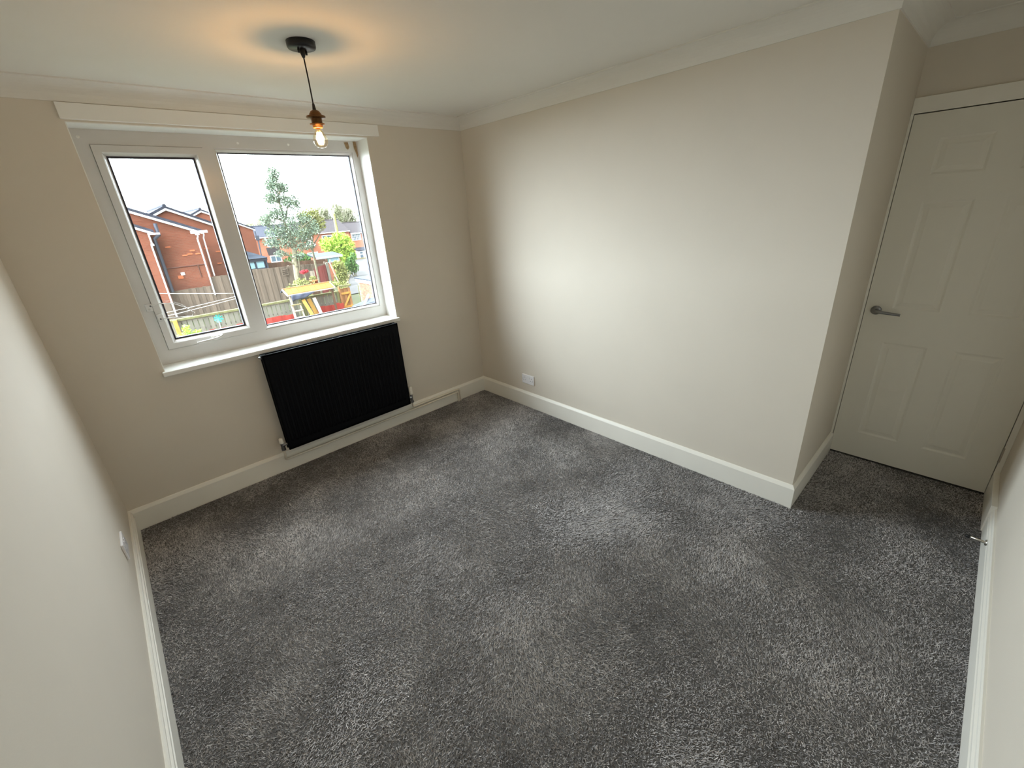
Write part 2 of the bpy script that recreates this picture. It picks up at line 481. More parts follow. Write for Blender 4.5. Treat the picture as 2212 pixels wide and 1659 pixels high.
# fixed light: bead, gasket, pane
GX0, GX1, GZ0, GZ1 = MX1, IR, IB, IT
wpart(MB().ring(GX0, GX1, GZ0, GZ1, [(0, .20), (0, YF + .004), (.004, YF + .004), (.016, .188), (.016, .20)]), 'glazing_bead', M['upvc'])
wpart(MB().ring(GX0 + .015, GX1 - .015, GZ0 + .015, GZ1 - .015, [(0, .20), (0, .1865), (.005, .1865), (.007, .20)]), 'gasket', M['gasket'], 'dark rubber gasket')
fp = MB().box(GX0 + .012, GX1 - .012, .190, .193, GZ0 + .012, GZ1 - .012)
wpart(MB().box(GX0 + .012, GX1 - .012, .207, .210, GZ0 + .012, GZ1 - .012), 'glass_pane', M['pane'])
wpart(fp, 'glass_pane', M['pane'])
# opening casement: sash of four mitred members standing proud, bead, gasket, pane, handle
SX0, SX1, SZ0, SZ1 = -2.318, -1.820, 1.012, 2.132
YS = .147
b_ = .037
so = [(SX0, SZ0), (SX1, SZ0), (SX1, SZ1), (SX0, SZ1)]
si = [(SX0 + b_, SZ0 + b_), (SX1 - b_, SZ0 + b_), (SX1 - b_, SZ1 - b_), (SX0 + b_, SZ1 - b_)]
sash = empty('casement'); keep(sash, win)
sash.location = (0, 0, 0)
for k in range(4):
    wsub(member((so[k], so[(k + 1) % 4]), (si[k], si[(k + 1) % 4]), YS, .205, .006), 'sash_rail' if k % 2 == 0 else 'sash_stile', M['upvc'], sash)
wsub(MB().ring(SX0 + b_ - .002, SX1 - b_ + .002, SZ0 + b_ - .002, SZ1 - b_ + .002, [(0, .20), (0, YS + .007), (.003, YS + .007), (.014, .182), (.014, .20)]), 'glazing_bead', M['upvc'], sash)
wsub(MB().ring(SX0 + b_ + .012, SX1 - b_ - .012, SZ0 + b_ + .012, SZ1 - b_ - .012, [(0, .20), (0, .180), (.008, .180), (.009, .20)]), 'gasket', M['gasket'], sash, 'dark rubber gasket')
for gy_ in (.186, .203):
    wsub(MB().box(SX0 + b_ + .008, SX1 - b_ - .008, gy_, gy_ + .003, SZ0 + b_ + .008, SZ1 - b_ - .008), 'glass_pane', M['pane'], sash)
# espagnolette handle on the bottom rail
hx, hz = -2.055, 1.030
hd = MB().cbox(hx - .035, hx + .035, YS - .012, YS + .002, hz - .011, hz + .013, .003)
hd.tube([(hx, YS - .010, hz), (hx, YS - .034, hz), (hx - .012, YS - .040, hz - .001), (hx - .115, YS - .040, hz - .006)], .0075, 10)
hd.tube([(hx, YS - .034, hz), (hx + .03, YS - .030, hz + .010)], .006, 8)
hd.lathe([(0, .006), (.004, .006), (.004, 0)], (hx + .01, YS - .012, hz - .003), (0, -1, 0), 10)
wsub(hd, 'casement_handle', M['upvc'], sash, 'white casement handle')
# cable restrictor: one lock on the frame, one on the sash, a white cable looping between
rl = MB().cbox(-2.352, -2.318, YF - .016, YF, 1.255, 1.300, .004)
rl.lathe([(0, .002), (.006, .002), (.006, 0)], (-2.337, YF - .016, 1.268), (0, -1, 0), 10)
wpart(rl, 'restrictor_lock', M['upvc'], 'small white window restrictor lock')
rs = MB().cbox(-2.316, -2.286, YS - .016, YS, 1.190, 1.235, .004)
wsub(rs, 'restrictor_lock', M['upvc'], sash, 'small white restrictor keep')
rk = MB().lathe([(0, .003), (.005, .003), (.005, 0)], (-2.326, YF - .016, 1.286), (0, -1, 0), 10).lathe([(0, .003), (.005, .003), (.005, 0)], (-2.302, YS - .016, 1.205), (0, -1, 0), 10)
wpart(rk, 'restrictor_keyhole', M['slot'], 'dark keyholes of the restrictor')
cab = [(-2.326, YF - .018, 1.286), (-2.28, YF - .028, 1.295), (-2.22, YF - .04, 1.285), (-2.165, YF - .055, 1.25), (-2.135, YF - .06, 1.215), (-2.15, YF - .056, 1.195), (-2.20, YF - .045, 1.198), (-2.26, YF - .035, 1.204), (-2.302, YS - .018, 1.205)]
wpart(MB().tube(cab, .0022, 8), 'restrictor_cable', M['upvc'], 'thin white looping restrictor cable')
for sx, sz in ((-2.352, 2.168), (-1.62, 2.165), (-1.32, 2.168)):
    wpart(MB().lathe([(0, .0022), (.006, .0018), (.0075, 0)], (sx, YF, sz), (0, -1, 0), 14), 'screw_cap', M['reveal'])
tp = MB()
tp.prism([(-.935, 2.196), (-.905, 2.198), (-.900, 2.165), (-.912, 2.150), (-.925, 2.158)], 'y', YF - .0015, YF)
tp.prism([(-.868, 2.204), (-.845, 2.204), (-.842, 2.120), (-.850, 2.100), (-.858, 2.135), (-.866, 2.160)], 'y', YF - .0015, YF)
wpart(tp, 'tape_scrap', M['tape'], 'peeling brown scraps at the frame corner')

# ------------------------------------------------------------------ panelled door
door = struct(empty('door_1', (XD, -3.12, 0)), 'white six panel door with lever handle in the alcove', 'door')
def dpart(mb, name, m, label=None, parent=None):
    o = mb.build(name, m)
    if parent is None: keep(o, door)
    else:
        o.parent = parent; o.location = (0, 0, 0)
    if label: o['label'] = label
    return o
DY0, DY1, DZ0, DZ1 = -3.498, -2.7555, 0.014, 2.003
XF = XD - .004
panels = []
for (a, b) in ((-3.078, -2.878), (-3.380, -3.188)):
    for (c, d) in ((0.188, 0.806), (1.010, 1.590), (1.715, 1.885)):
        panels.append((a, b, c, d))
leaf = MB()
ys = sorted({DY0, DY1} | {p[0] for p in panels} | {p[1] for p in panels})
zs = sorted({DZ0, DZ1} | {p[2] for p in panels} | {p[3] for p in panels})
for i in range(len(ys) - 1):
    for j in range(len(zs) - 1):
        if any(p[0] - 1e-6 <= ys[i] and ys[i + 1] <= p[1] + 1e-6 and p[2] - 1e-6 <= zs[j] and zs[j + 1] <= p[3] + 1e-6 for p in panels): continue
        leaf.add([(XF, ys[i], zs[j]), (XF, ys[i + 1], zs[j]), (XF, ys[i + 1], zs[j + 1]), (XF, ys[i], zs[j + 1])], [(0, 1, 2, 3)])
leaf.add([(XF, DY0, DZ0), (XF, DY1, DZ0), (XF, DY1, DZ1), (XF, DY0, DZ1), (XF + .035, DY0, DZ0), (XF + .035, DY1, DZ0), (XF + .035, DY1, DZ1), (XF + .035, DY0, DZ1)],
         [(0, 1, 5, 4), (1, 2, 6, 5), (2, 3, 7, 6), (3, 0, 4, 7), (4, 5, 6, 7)])
leaf_o = dpart(leaf, 'door_leaf', M['door'])
for (a, b, c, d) in panels:
    pm = MB().ring(a, b, c, d, [(0, XF), (.004, XF + .0015), (.010, XF + .0045), (.016, XF + .005), (.030, XF + .003), (.038, XF + .001)], axis='x')
    i = .038
    pm.add([(XF + .001, a + i, c + i), (XF + .001, b - i, c + i), (XF + .001, b - i, d - i), (XF + .001, a + i, d - i)], [(0, 1, 2, 3)])
    dpart(pm, 'door_panel', M['door'], parent=leaf_o)
# lever handle
lv = MB().lathe([(0, .012), (.012, .012), (.024, .010), (.026, .006), (.026, 0)], (XF, -2.808, .992), (-1, 0, 0), 26)
lv.lathe([(.010, 0), (.010, .035), (0, .036)], (XF - .008, -2.808, .992), (-1, 0, 0), 16)
lv.tube([(XF - .040, -2.800, .992), (XF - .046, -2.812, .992), (XF - .046, -2.84, .990), (XF - .044, -2.925, .984)], .0085, 12, radii=[.009, .010, .009, .0075])
dpart(lv, 'door_handle', M['chrome'], 'satin chrome lever on a round rose', parent=leaf_o)
lt = MB().box(XF + .002, XF + .03, DY1 - .0005, DY1 + .001, .96, 1.02)
dpart(lt, 'latch_plate', M['chrome'], 'metal latch plate', parent=leaf_o)
# hinge on the far side
for hz0 in (0.225, 1.70):
    dpart(MB().tube([(XF - .006, -3.501, hz0), (XF - .006, -3.501, hz0 + .09)], .005, 10), 'hinge', M['steel'], 'steel butt hinge', parent=leaf_o)
# frame (lining and head)
dpart(MB().box(XD - .012, XD + .10, DY1 + .003, YC - .0005, 0, 2.078), 'door_jamb', M['gloss'])
dpart(MB().box(XD - .012, XD + .10, YB + .0005, DY0 - .003, 0.0, 2.078), 'door_jamb', M['gloss'])
dpart(MB().cbox(XD - .014, XD + .10, YB + .0005, YC - .0005, 2.008, 2.079, .002), 'door_head', M['gloss'])
dpart(MB().box(XD + .05, XD + .10, -3.503, -2.750, 0, 2.008), 'door_backing', M['slot'], 'dark sheet standing in for shade behind the door edge')  # dark colour stands in for the shade behind the door edge

# ------------------------------------------------------------------ radiator with valves and pipes
RX0, RX1, RZ0, RZ1 = -1.886, -0.892, 0.190, 0.902
rad = thing('radiator', 'black double panel radiator on the wall below the window', 'radiator', (-1.39, -0.09, RZ0))
def rpart(mb, name, m, label=None):
    o = mb.build(name, m); keep(o, rad)
    if label: o['label'] = label
    return o
def ribbed_panel(y, front=True):
    """pressed steel panel with vertical flutes"""
    n_rib = 30
    mb = MB()
    L = RX1 - RX0
    cols = []
    for i in range(n_rib):
        x = RX0 + .028 + (L - .056) * i / n_rib
        p = (L - .056) / n_rib
        cols += [(x, 0), (x + p * .22, 1), (x + p * .62, 1), (x + p * .84, 0)]
    cols = [(RX0 + .006, 0)] + cols + [(RX1 - .006, 0)]
    zz = [(RZ0 + .006, 0), (RZ0 + .055, 0), (RZ0 + .075, 1), (RZ1 - .075, 1), (RZ1 - .055, 0), (RZ1 - .006, 0)]
    sgn = -1 if front else 1
    vs = [(x, y + sgn * .005 * d * e, z) for z, e in zz for x, d in cols]
    n = len(cols)
    fs = [(j * n + i, j * n + i + 1, (j + 1) * n + i + 1, (j + 1) * n + i) for j in range(len(zz) - 1) for i in range(n - 1)]
    mb.add(vs, fs)
    # rolled edges
    s = y - sgn * .012
    a, b = (min(y, s), max(y, s))
    mb.cbox(RX0, RX1, a, b, RZ1 - .016, RZ1, .004).cbox(RX0, RX1, a, b, RZ0, RZ0 + .016, .004)
    mb.cbox(RX0, RX0 + .014, a, b, RZ0, RZ1, .004).cbox(RX1 - .014, RX1, a, b, RZ0, RZ1, .004)
    mb.box(RX0 + .01, RX1 - .01, min(y - sgn * .002, s), max(y - sgn * .002, s), RZ0 + .01, RZ1 - .01)
    return mb
rpart(ribbed_panel(-.105, True), 'front_panel', M['radiator'])
rpart(ribbed_panel(-.047, False), 'rear_panel', M['radiator'])
fins = MB()
for i in range(46):
    x = RX0 + .04 + (RX1 - RX0 - .08) * i / 45
    fins.box(x, x + .0015, -.090, -.060, RZ0 + .05, RZ1 - .03)
rpart(fins, 'convector_fins', M['radiator_in'])
for x in (RX0 + .16, RX1 - .20):
    rpart(MB().box(x, x + .03, -.05, -.0020, RZ0 + .08, RZ1 - .06), 'wall_bracket', M['radiator_in'])
for x, s in ((RX0, -1), (RX1, 1)):
    rpart(MB().cbox(min(x + s * .001, x - s * .03), max(x + s * .001, x - s * .03), -.092, -.060, RZ1 - .035, RZ1 - .004, .003), 'end_cap', M['radiator'])
rpart(MB().lathe([(.010, 0), (.010, .012), (.006, .014), (0, .014)], (RX0 - .001, -.076, RZ1 - .02), (-1, 0, 0), 12), 'bleed_valve', M['chrome'], 'small bleed valve')
PY = -.045
# lockshield valve on one end
vb = MB().tube([(RX0 + .01, -.076, .235), (RX0 - .030, -.076, .235)], .010, 12)
vb.lathe([(.015, 0), (.015, .016)], (RX0 - .014, -.076, .235), (-1, 0, 0), 6, smooth=False)
vb.tube([(RX0 - .030, -.076, .250), (RX0 - .030, -.076, .195)], .012, 12)
vb.lathe([(.016, 0), (.016, .018)], (RX0 - .030, -.076, .194), (0, 0, 1), 6, smooth=False)
va = rpart(vb, 'lockshield_valve', M['chrome'], 'chrome valve body on the pipe end')
o = MB().lathe([(.014, 0), (.0155, .004), (.0145, .034), (.010, .040), (0, .041)], (RX0 - .030, -.076, .250), (0, 0, 1), 18).build('valve_cap', M['valve_white'])
o.parent = va; o['label'] = 'white valve cap'
# thermostatic valve on the other end
tb = MB().tube([(RX1 - .01, -.076, .235), (RX1 + .030, -.076, .235)], .010, 12)
tb.lathe([(.015, 0), (.015, .016)], (RX1 + .010, -.076, .235), (1, 0, 0), 6, smooth=False)
tb.tube([(RX1 + .030, -.076, .262), (RX1 + .030, -.076, .185)], .012, 12)
tb.lathe([(.016, 0), (.016, .018)], (RX1 + .030, -.076, .186), (0, 0, 1), 6, smooth=False)
tv = rpart(tb, 'thermostatic_valve', M['chrome'], 'chrome thermostatic valve body')
hd = MB().lathe([(.015, 0), (.018, .006), (.0185, .018), (.0165, .022), (.0165, .060), (.014, .068), (0, .069)], (RX1 + .030, -.076, .262), (0, 0, 1), 20)
for k in range(10):
    t = 2 * PI * k / 10
    hd.box(RX1 + .030 + .0165 * math.cos(t) - .001, RX1 + .030 + .0165 * math.cos(t) + .001, -.076 + .0165 * math.sin(t) - .001, -.076 + .0165 * math.sin(t) + .001, .288, .318)
o = hd.build('valve_head', M['valve_white']); o.parent = tv; o['label'] = 'tall white thermostatic head'
# pipes
def arc_pts(pts, r=.02, n=5):
    """polyline with rounded corners"""
    P = [Vector(p) for p in pts]; out = [P[0]]
    for i in range(1, len(P) - 1):
        a, b = (P[i - 1] - P[i]).normalized(), (P[i + 1] - P[i]).normalized()
        for k in range(n + 1):
            t = k / n
            out.append((P[i] + a * r) * (1 - t) ** 2 + P[i] * 2 * t * (1 - t) + (P[i] + b * r) * t * t)
    return out + [P[-1]]
p1 = arc_pts([(RX0 - .030, -.076, .196), (RX0 - .030, -.076, .16), (RX0 - .028, -.040, .100), (-.352, -.034, .098), (-.352, -.034, .0)], .016)
rpart(MB().tube(p1, .0078, 12), 'pipe', M['pipe'], 'long white painted pipe under the radiator')
p2 = arc_pts([(RX1 + .030, -.076, .188), (RX1 + .030, -.076, .150), (RX1 + .060, -.036, .122), (-.330, -.034, .122), (-.330, -.034, .0)], .020)
rpart(MB().tube(p2, .0078, 12), 'pipe', M['pipe'], 'white painted pipe beside the radiator')

# ------------------------------------------------------------------ double sockets
def socket(name, label, origin, along, nrm):
    """UK style double outlet plate; origin = plate centre on the wall"""
    root = thing(name, label, 'socket', origin, 'double wall sockets')
    a, n, o0 = Vector(along), Vector(nrm), Vector((0, 0, 0))
    def bx(u0, u1, z0, z1, d0, d1, b=0):
        p, q = a * u0 + n * d0 + Vector((0, 0, z0)), a * u1 + n * d1 + Vector((0, 0, z1))
        lo = [min(p[i], q[i]) for i in range(3)]; hi = [max(p[i], q[i]) for i in range(3)]
        mb = MB()
        return mb.cbox(lo[0], hi[0], lo[1], hi[1], lo[2], hi[2], b) if b else mb.box(lo[0], hi[0], lo[1], hi[1], lo[2], hi[2])
    plate = bx(-.073, .073, -.043, .043, 0, .010, .003).build('face_plate', M['socket']); plate.parent = root
    for s in (-1, 1):
        sw = bx(s * .016 - .006, s * .016 + .006, .008, .030, .009, .0135, .0015).build('rocker_switch', M['socket']); sw.parent = root
        h = MB()
        for (u, z, w, hh) in ((s * .044, .014, .004, .008), (s * .044 - .011, -.010, .0065, .0035), (s * .044 + .011, -.010, .0065, .0035)):
            t = bx(u - w / 2, u + w / 2, z - hh / 2, z + hh / 2, .0098, .0104)
            h.add(t.v, t.f)
        ho = h.build('pin_holes', M['slot']); ho.parent = root; ho['label'] = 'three dark pin holes'
    for s in (-1, 1):
        sc = bx(s * .0605 - .002, s * .0605 + .002, -.002, .002, .0098, .0106).build('plate_screw', M['chrome']); sc.parent = root
    return root
socket('double_socket', 'white double socket on the long wall above the skirting near the corner', (0, -.647, .267), (0, -1, 0), (-1, 0, 0))
socket('double_socket', 'white socket seen edge-on low on the wall with the moulded skirting', (XL, -.665, .305), (0, 1, 0), (1, 0, 0))

# ------------------------------------------------------------------ door stop on the skirting
ds = thing('door_stop', 'steel door stop with black rubber tip sticking out of the skirting', 'door stop', (.16, YB + TS, .10))
for nm, mb, m, lb in (('flange', MB().lathe([(0, .006), (.012, .005), (.015, 0)], (0, 0, 0), (0, 1, 0), 18), M['steel'], None),
                      ('rod', MB().lathe([(.0065, .003), (.0060, .058), (0, .058)], (0, 0, 0), (0, 1, .06), 14), M['steel'], None),
                      ('rubber_tip', MB().lathe([(.0075, .056), (.0085, .060), (.0080, .070), (0, .071)], (0, 0, 0), (0, 1, .06), 14), M['rubber'], 'black rubber tip')):
    o = mb.build(nm, m); o.parent = ds
    if lb: o['label'] = lb

# ------------------------------------------------------------------ pendant lamp
PX, PYY = -1.597, -1.053
pen = thing('pendant_light', 'pendant cord light with bare glowing filament bulb on a black ceiling rose', 'lamp', (PX, PYY, HC))
def ppart(mb, name, m, label=None, parent=None):
    o = mb.build(name, m); o.parent = parent or pen
    if label: o['label'] = label
    return o
ppart(MB().lathe([(0, 0), (.056, 0), (.056, -.018), (.053, -.024), (.012, -.026), (0, -.026)], (0, 0, 0)), 'ceiling_rose', M['black'])
for s in (-1, 1):
    ppart(MB().lathe([(0, -.042), (.004, -.042), (.005, -.030), (.0035, -.029), (.0035, -.020)], (s * .018, s * .008, 0)), 'rose_screw', M['black'])
ppart(MB().lathe([(.010, -.024), (.010, -.040), (.006, -.054), (.003, -.056)], (0, 0, 0), n=16), 'cord_grip', M['black'])
ppart(MB().tube([(0, 0, -.05), (0.001, 0, -.13), (0, 0, -.215)], .0028, 10), 'cord', M['cord'])
hz = -.215
ppart(MB().lathe([(.003, .0), (.005, -.003), (.008, -.026)], (0, 0, hz), n=16), 'cord_grip', M['black'])
hold = MB().lathe([(0, 0), (.008, -.001), (.018, -.006), (.025, -.016), (.0275, -.026)], (0, 0, hz - .024))
hold.lathe([(.0275, 0), (.038, -.002), (.040, -.005), (.038, -.009), (.024, -.010), (.0225, -.012)], (0, 0, hz - .046))
hold.lathe([(.0225, 0), (.0225, -.022), (.021, -.024)], (0, 0, hz - .058))
hold.lathe([(.021, 0), (.0305, -.001), (.0305, -.0035), (.021, -.004), (.021, -.016), (.019, -.017), (0.012, -.017)], (0, 0, hz - .076))
ppart(hold, 'lamp_holder', M['bronze'], 'aged brass lamp holder with flared ring')
bz = hz - .090        # top of the bulb cap
glass = [(.013, 0), (.0135, -.008), (.016, -.014), (.022, -.024), (.028, -.036), (.0305, -.048), (.030, -.058), (.026, -.068), (.018, -.076), (.008, -.0795), (0, -.080)]
bulb = ppart(MB().lathe(glass, (0, 0, bz)), 'bulb', M['bulb_glass'], 'clear amber glass bulb')
stem = MB().lathe([(.006, 0), (.005, -.012), (.002, -.02), (.0015, -.034), (0, -.035)], (0, 0, bz), n=12)
ppart(stem, 'glass_stem', M['bulb_glass'], parent=bulb)
fil = []
for k in range(33):
    t = 2 * PI * k / 32
    top, low = k % 2 == 0, k % 2 == 1
    fil.append((.0085 * math.cos(t), .0085 * math.sin(t), bz - (.020 if top else .066)))
    if k < 32:
        tm = t + PI / 32
        fil.append((.0160 * math.cos(tm), .0160 * math.sin(tm), bz - .044))
ppart(MB().tube(fil, .0013, 5), 'filament', M['filament'], 'white hot zigzag filament', parent=bulb)
lamp_data = bpy.data.lights.new('bulb_light', 'POINT')
lamp_data.energy = 9.5
lamp_data.color = (1.0, 0.56, 0.21)
lamp_data.shadow_soft_size = 0.012
lamp = bpy.data.objects.new('bulb_light', lamp_data)
lamp.location = (PX, PYY, HC + bz - .042)
COL.objects.link(lamp)

# ------------------------------------------------------------------ carpet pile (fibres)
def carpet():
    dens = 60000
    rects = [(XL + TS, -TS, YB + TS, -TS), (-TS, XD - .006, YB + TS, YC - TS)]
    pts = []
    for x0, x1, y0, y1 in rects:
        n = int((x1 - x0) * (y1 - y0) * dens)
        pts.append(np.column_stack([rng.uniform(x0, x1, n), rng.uniform(y0, y1, n)]))
    P = np.concatenate(pts)
    n = len(P)
    # brushed patches: the pile lies over in directions that drift across the floor
    def field(seed, s):
        r = np.random.default_rng(seed)
        f = np.zeros(n)
        for k in range(26):
            a = r.uniform(0, 2 * PI); fr = s * r.uniform(0.5, 2.2)
            f += np.sin(P[:, 0] * fr * math.cos(a) + P[:, 1] * fr * math.sin(a) + r.uniform(0, 2 * PI)) / (0.6 + fr / s)
        return f / 3.4
    lx, ly, lt = field(1, 7.0), field(2, 7.0), .65 * field(3, 10.0) + .45 * field(4, 34.0) + .25 * field(5, 90.0)
    h = rng.uniform(.003, .0065, n)
    lean = np.column_stack([lx, ly]) * .005 + rng.normal(0, .0042, (n, 2))
    ang = rng.uniform(0, PI, n); w = rng.uniform(.0008, .0015, n)
    wx, wy = np.cos(ang) * w, np.sin(ang) * w
    V = np.zeros((n, 4, 3), np.float32)
    V[:, 0] = np.column_stack([P[:, 0] - wx, P[:, 1] - wy, np.zeros(n)])
    V[:, 1] = np.column_stack([P[:, 0] + wx, P[:, 1] + wy, np.zeros(n)])
    tip = P + lean
    V[:, 2] = np.column_stack([tip[:, 0] + wx * .75, tip[:, 1] + wy * .75, h])
    V[:, 3] = np.column_stack([tip[:, 0] - wx * .75, tip[:, 1] - wy * .75, h])
    me = bpy.data.meshes.new('carpet_pile')
    me.vertices.add(n * 4); me.vertices.foreach_set('co', V.reshape(-1))
    me.loops.add(n * 4); me.loops.foreach_set('vertex_index', np.arange(n * 4, dtype=np.int32))
    me.polygons.add(n); me.polygons.foreach_set('loop_start', np.arange(0, n * 4, 4, dtype=np.int32))
    me.update(calc_edges=True)
    tone = np.clip(rng.beta(2.4, 3.0, n) + .20 * lt, 0, 1).astype(np.float32)  # lt paints in light and dark mottles, as brushed pile would shade
    at = me.attributes.new('tone', 'FLOAT', 'FACE'); at.data.foreach_set('value', tone)
    me.materials.append(tone_mat('carpet_fibre', rgb(122, 120, 120), rgb(232, 228, 227), 0.95))
    o = bpy.data.objects.new('carpet_pile', me); COL.objects.link(o)
    tag(o, 'mottled charcoal carpet pile covering the bedroom floor', 'carpet', kind='stuff')
carpet()
#OUTSIDE
# ================================================================== outside the window
# ground: flat garden level, falling away beyond the gardens towards the far terrace
GZ = -2.70
def gz(y):
    return GZ - max(0.0, min(y, 85) - 26) * 0.057

O = {}
O['brick'] = brick_mat('red_brown_brickwork', rgb(104, 53, 38), rgb(116, 62, 44), rgb(112, 79, 62))
O['brick_flank'] = brick_mat('red_brown_brickwork_flank', rgb(104, 53, 38), rgb(116, 62, 44), rgb(112, 79, 62), 'yz')
O['brick_far'] = brick_mat('orange_brickwork', rgb(150, 84, 60), rgb(160, 96, 70), rgb(140, 104, 88))
O['white'] = mat('white_outdoor_paint', rgb(205, 207, 207), 0.5, spec=0.05)
O['tile'] = tile_mat('grey_roof_tiles', rgb(58, 59, 68), rgb(44, 46, 54))
O['tile_brown'] = tile_mat('brown_grey_roof_tiles', rgb(66, 60, 61), rgb(52, 48, 50))
O['slate'] = tile_mat('slate_grey_sheets', rgb(50, 56, 66), rgb(36, 41, 50), 0.34)
O['darkpipe'] = mat('grey_black_pipe', rgb(52, 56, 68), 0.6)
O['brownpipe'] = mat('brown_conduit', rgb(84, 48, 36), 0.6)
O['dark_frame'] = mat('dark_blue_grey_frame', rgb(40, 44, 60), 0.5)
O['winglass'] = mat('far_window_glass', rgb(70, 84, 96), 0.08, spec=0.8)
O['winlight'] = mat('pale_window_pane', rgb(140, 172, 184), 0.3)  # one flat pale blue-grey for panes
O['teal'] = mat('teal_curtain_behind_glass', rgb(110, 165, 150), 0.4)
O['fence'] = mat('weathered_grey_boards', rgb(112, 98, 86), 0.9, col2=rgb(86, 73, 62), scale=3.0, stretch=(6, 6, 0.8), spec=0.1, orand=0.22)
O['fence_brown'] = mat('brown_fence_boards', rgb(98, 72, 56), 0.9, col2=rgb(74, 54, 44), scale=3.0, stretch=(5, 5, 0.8), spec=0.1, orand=0.22)
O['fence_front'] = mat('silver_grey_boards', rgb(124, 120, 110), 0.9, col2=rgb(98, 94, 82), scale=3.0, stretch=(6, 6, 0.8), spec=0.1, orand=0.22)
O['moss'] = mat('mossy_rail', rgb(112, 110, 74), 0.95, col2=rgb(90, 88, 60), scale=14, spec=0.05)
O['red'] = mat('red_painted_boards', rgb(160, 62, 54), 0.8, col2=rgb(138, 50, 44), scale=3, stretch=(4, 4, 1), orand=0.22, spec=0.05)
O['maroon'] = mat('faded_red_boards', rgb(120, 62, 58), 0.85, col2=rgb(96, 52, 50), scale=3, stretch=(4, 4, 1), orand=0.22, spec=0.05)
O['pale'] = mat('pale_bleached_board', rgb(165, 152, 138), 0.9, col2=rgb(140, 126, 112), scale=4, spec=0.05)
O['ply'] = mat('yellow_new_boarding', rgb(122, 92, 42), 0.7, col2=rgb(108, 80, 36), scale=3, stretch=(5, 1, 1), orand=0.22, spec=0.05)
O['newwood'] = mat('orange_new_timber', rgb(190, 140, 74), 0.7, col2=rgb(164, 112, 54), scale=4, stretch=(4, 4, 1), spec=0.05)
O['gatewood'] = mat('brown_gate_boards', rgb(150, 108, 72), 0.85, col2=rgb(124, 84, 56), scale=4, stretch=(5, 5, 1), orand=0.22, spec=0.05)
O['felt'] = mat('dark_grey_felt', rgb(66, 70, 84), 0.75, col2=rgb(52, 54, 66), scale=5, spec=0.05)
O['bluegrey'] = mat('blue_grey_sheet', rgb(54, 58, 66), 0.7, col2=rgb(44, 48, 56), scale=3, spec=0.05)
O['stone'] = mat('yellow_stone', rgb(130, 118, 84), 0.9, col2=rgb(110, 98, 72), scale=12, spec=0.05)
O['soil'] = mat('garden_ground', rgb(66, 64, 50), 0.95, col2=rgb(54, 60, 38), scale=0.8, spec=0.05)
O['road'] = mat('grey_road', rgb(72, 70, 69), 0.9, col2=rgb(62, 60, 59), scale=1.2, spec=0.05)
O['bark'] = mat('grey_green_bark', rgb(122, 116, 92), 0.95, col2=rgb(96, 88, 70), scale=10)
O['twig'] = mat('pale_grey_twigs', rgb(140, 136, 118), 0.95)
O['ivy_pole'] = mat('yellow_green_pole', rgb(142, 136, 82), 0.95, col2=rgb(112, 110, 62), scale=6)
O['leaf_dark'] = tone_mat('dark_holly_leaf', rgb(66, 82, 70), rgb(132, 144, 120))
O['leaf_olive'] = tone_mat('olive_leaf', rgb(92, 96, 54), rgb(150, 150, 92))
O['leaf_lime'] = tone_mat('lime_leaf', rgb(96, 128, 40), rgb(174, 198, 84))
O['leaf_deep'] = tone_mat('deep_green_leaf', rgb(44, 76, 40), rgb(92, 124, 62))
O['leaf_hedge'] = tone_mat('hedge_leaf', rgb(84, 92, 52), rgb(150, 150, 88))
O['leaf_far'] = tone_mat('hazed_wood_leaf', rgb(112, 118, 92), rgb(150, 152, 120))  # pale grey-green: distance haze is put into the leaf colour
O['leaf_plant'] = tone_mat('fresh_green_leaf', rgb(110, 160, 40), rgb(190, 220, 90))
O['flower'] = tone_mat('crimson_flower', rgb(150, 30, 44), rgb(205, 66, 76))
O['terracotta'] = mat('terracotta', rgb(170, 98, 66), 0.85, spec=0.05)
O['turquoise'] = mat('turquoise_plastic', rgb(36, 150, 140), 0.4)
O['line'] = mat('white_plastic_line', rgb(215, 215, 205), 0.5)

g = MB()
gy = [0.5, 10, 18, 22, 26, 32, 40, 50, 62, 74, 85, 130]
vs = [(x, y, gz(y)) for y in gy for x in (-40, -12, 12, 40, 100)]
g.add(vs, [(j * 5 + i, j * 5 + i + 1, (j + 1) * 5 + i + 1, (j + 1) * 5 + i) for j in range(len(gy) - 1) for i in range(4)])
struct(g.build('ground', O['soil']), 'garden ground of soil and rough grass outside the window', 'ground')
rd = MB()
rp = [(7.4, 23.0, 30), (9.3, 26, 34), (11.4, 31, 40), (14.6, 38, 46), (18.8, 47.8, 56), (23.3, 58, 66), (29.0, 70, 78), (31.5, 75.5, 84)]
rv = []
for a, y, b in rp: rv += [(a, y, gz(y) + .04), (b, y, gz(y) + .04)]
rd.add(rv, [(2 * i, 2 * i + 1, 2 * i + 3, 2 * i + 2) for i in range(len(rp) - 1)])
struct(rd.build('road', O['road']), 'pale grey road running past the bushes to the far terrace', 'road')
kb = MB()
for i in range(len(rp) - 1):
    a, b = rp[i], rp[i + 1]
    kb.obox((a[0], a[1], gz(a[1]) + .06), (b[0], b[1], gz(b[1]) + .06), .18, .14)
struct(kb.build('kerb', O['stone']), 'kerb along the edge of the grey road', 'kerb')

def child(mb, name, m, parent, label=None, stuff=False):
    """part given in world coordinates, parented to a thing that only carries a translation"""
    o = mb.build(name, m)
    o.parent = parent
    p, off = parent, Vector((0, 0, 0))
    while p is not None:
        off += Vector(p.location); p = p.parent
    o.location = -off
    if label: o['label'] = label
    if stuff: o['kind'] = 'stuff'
    return o

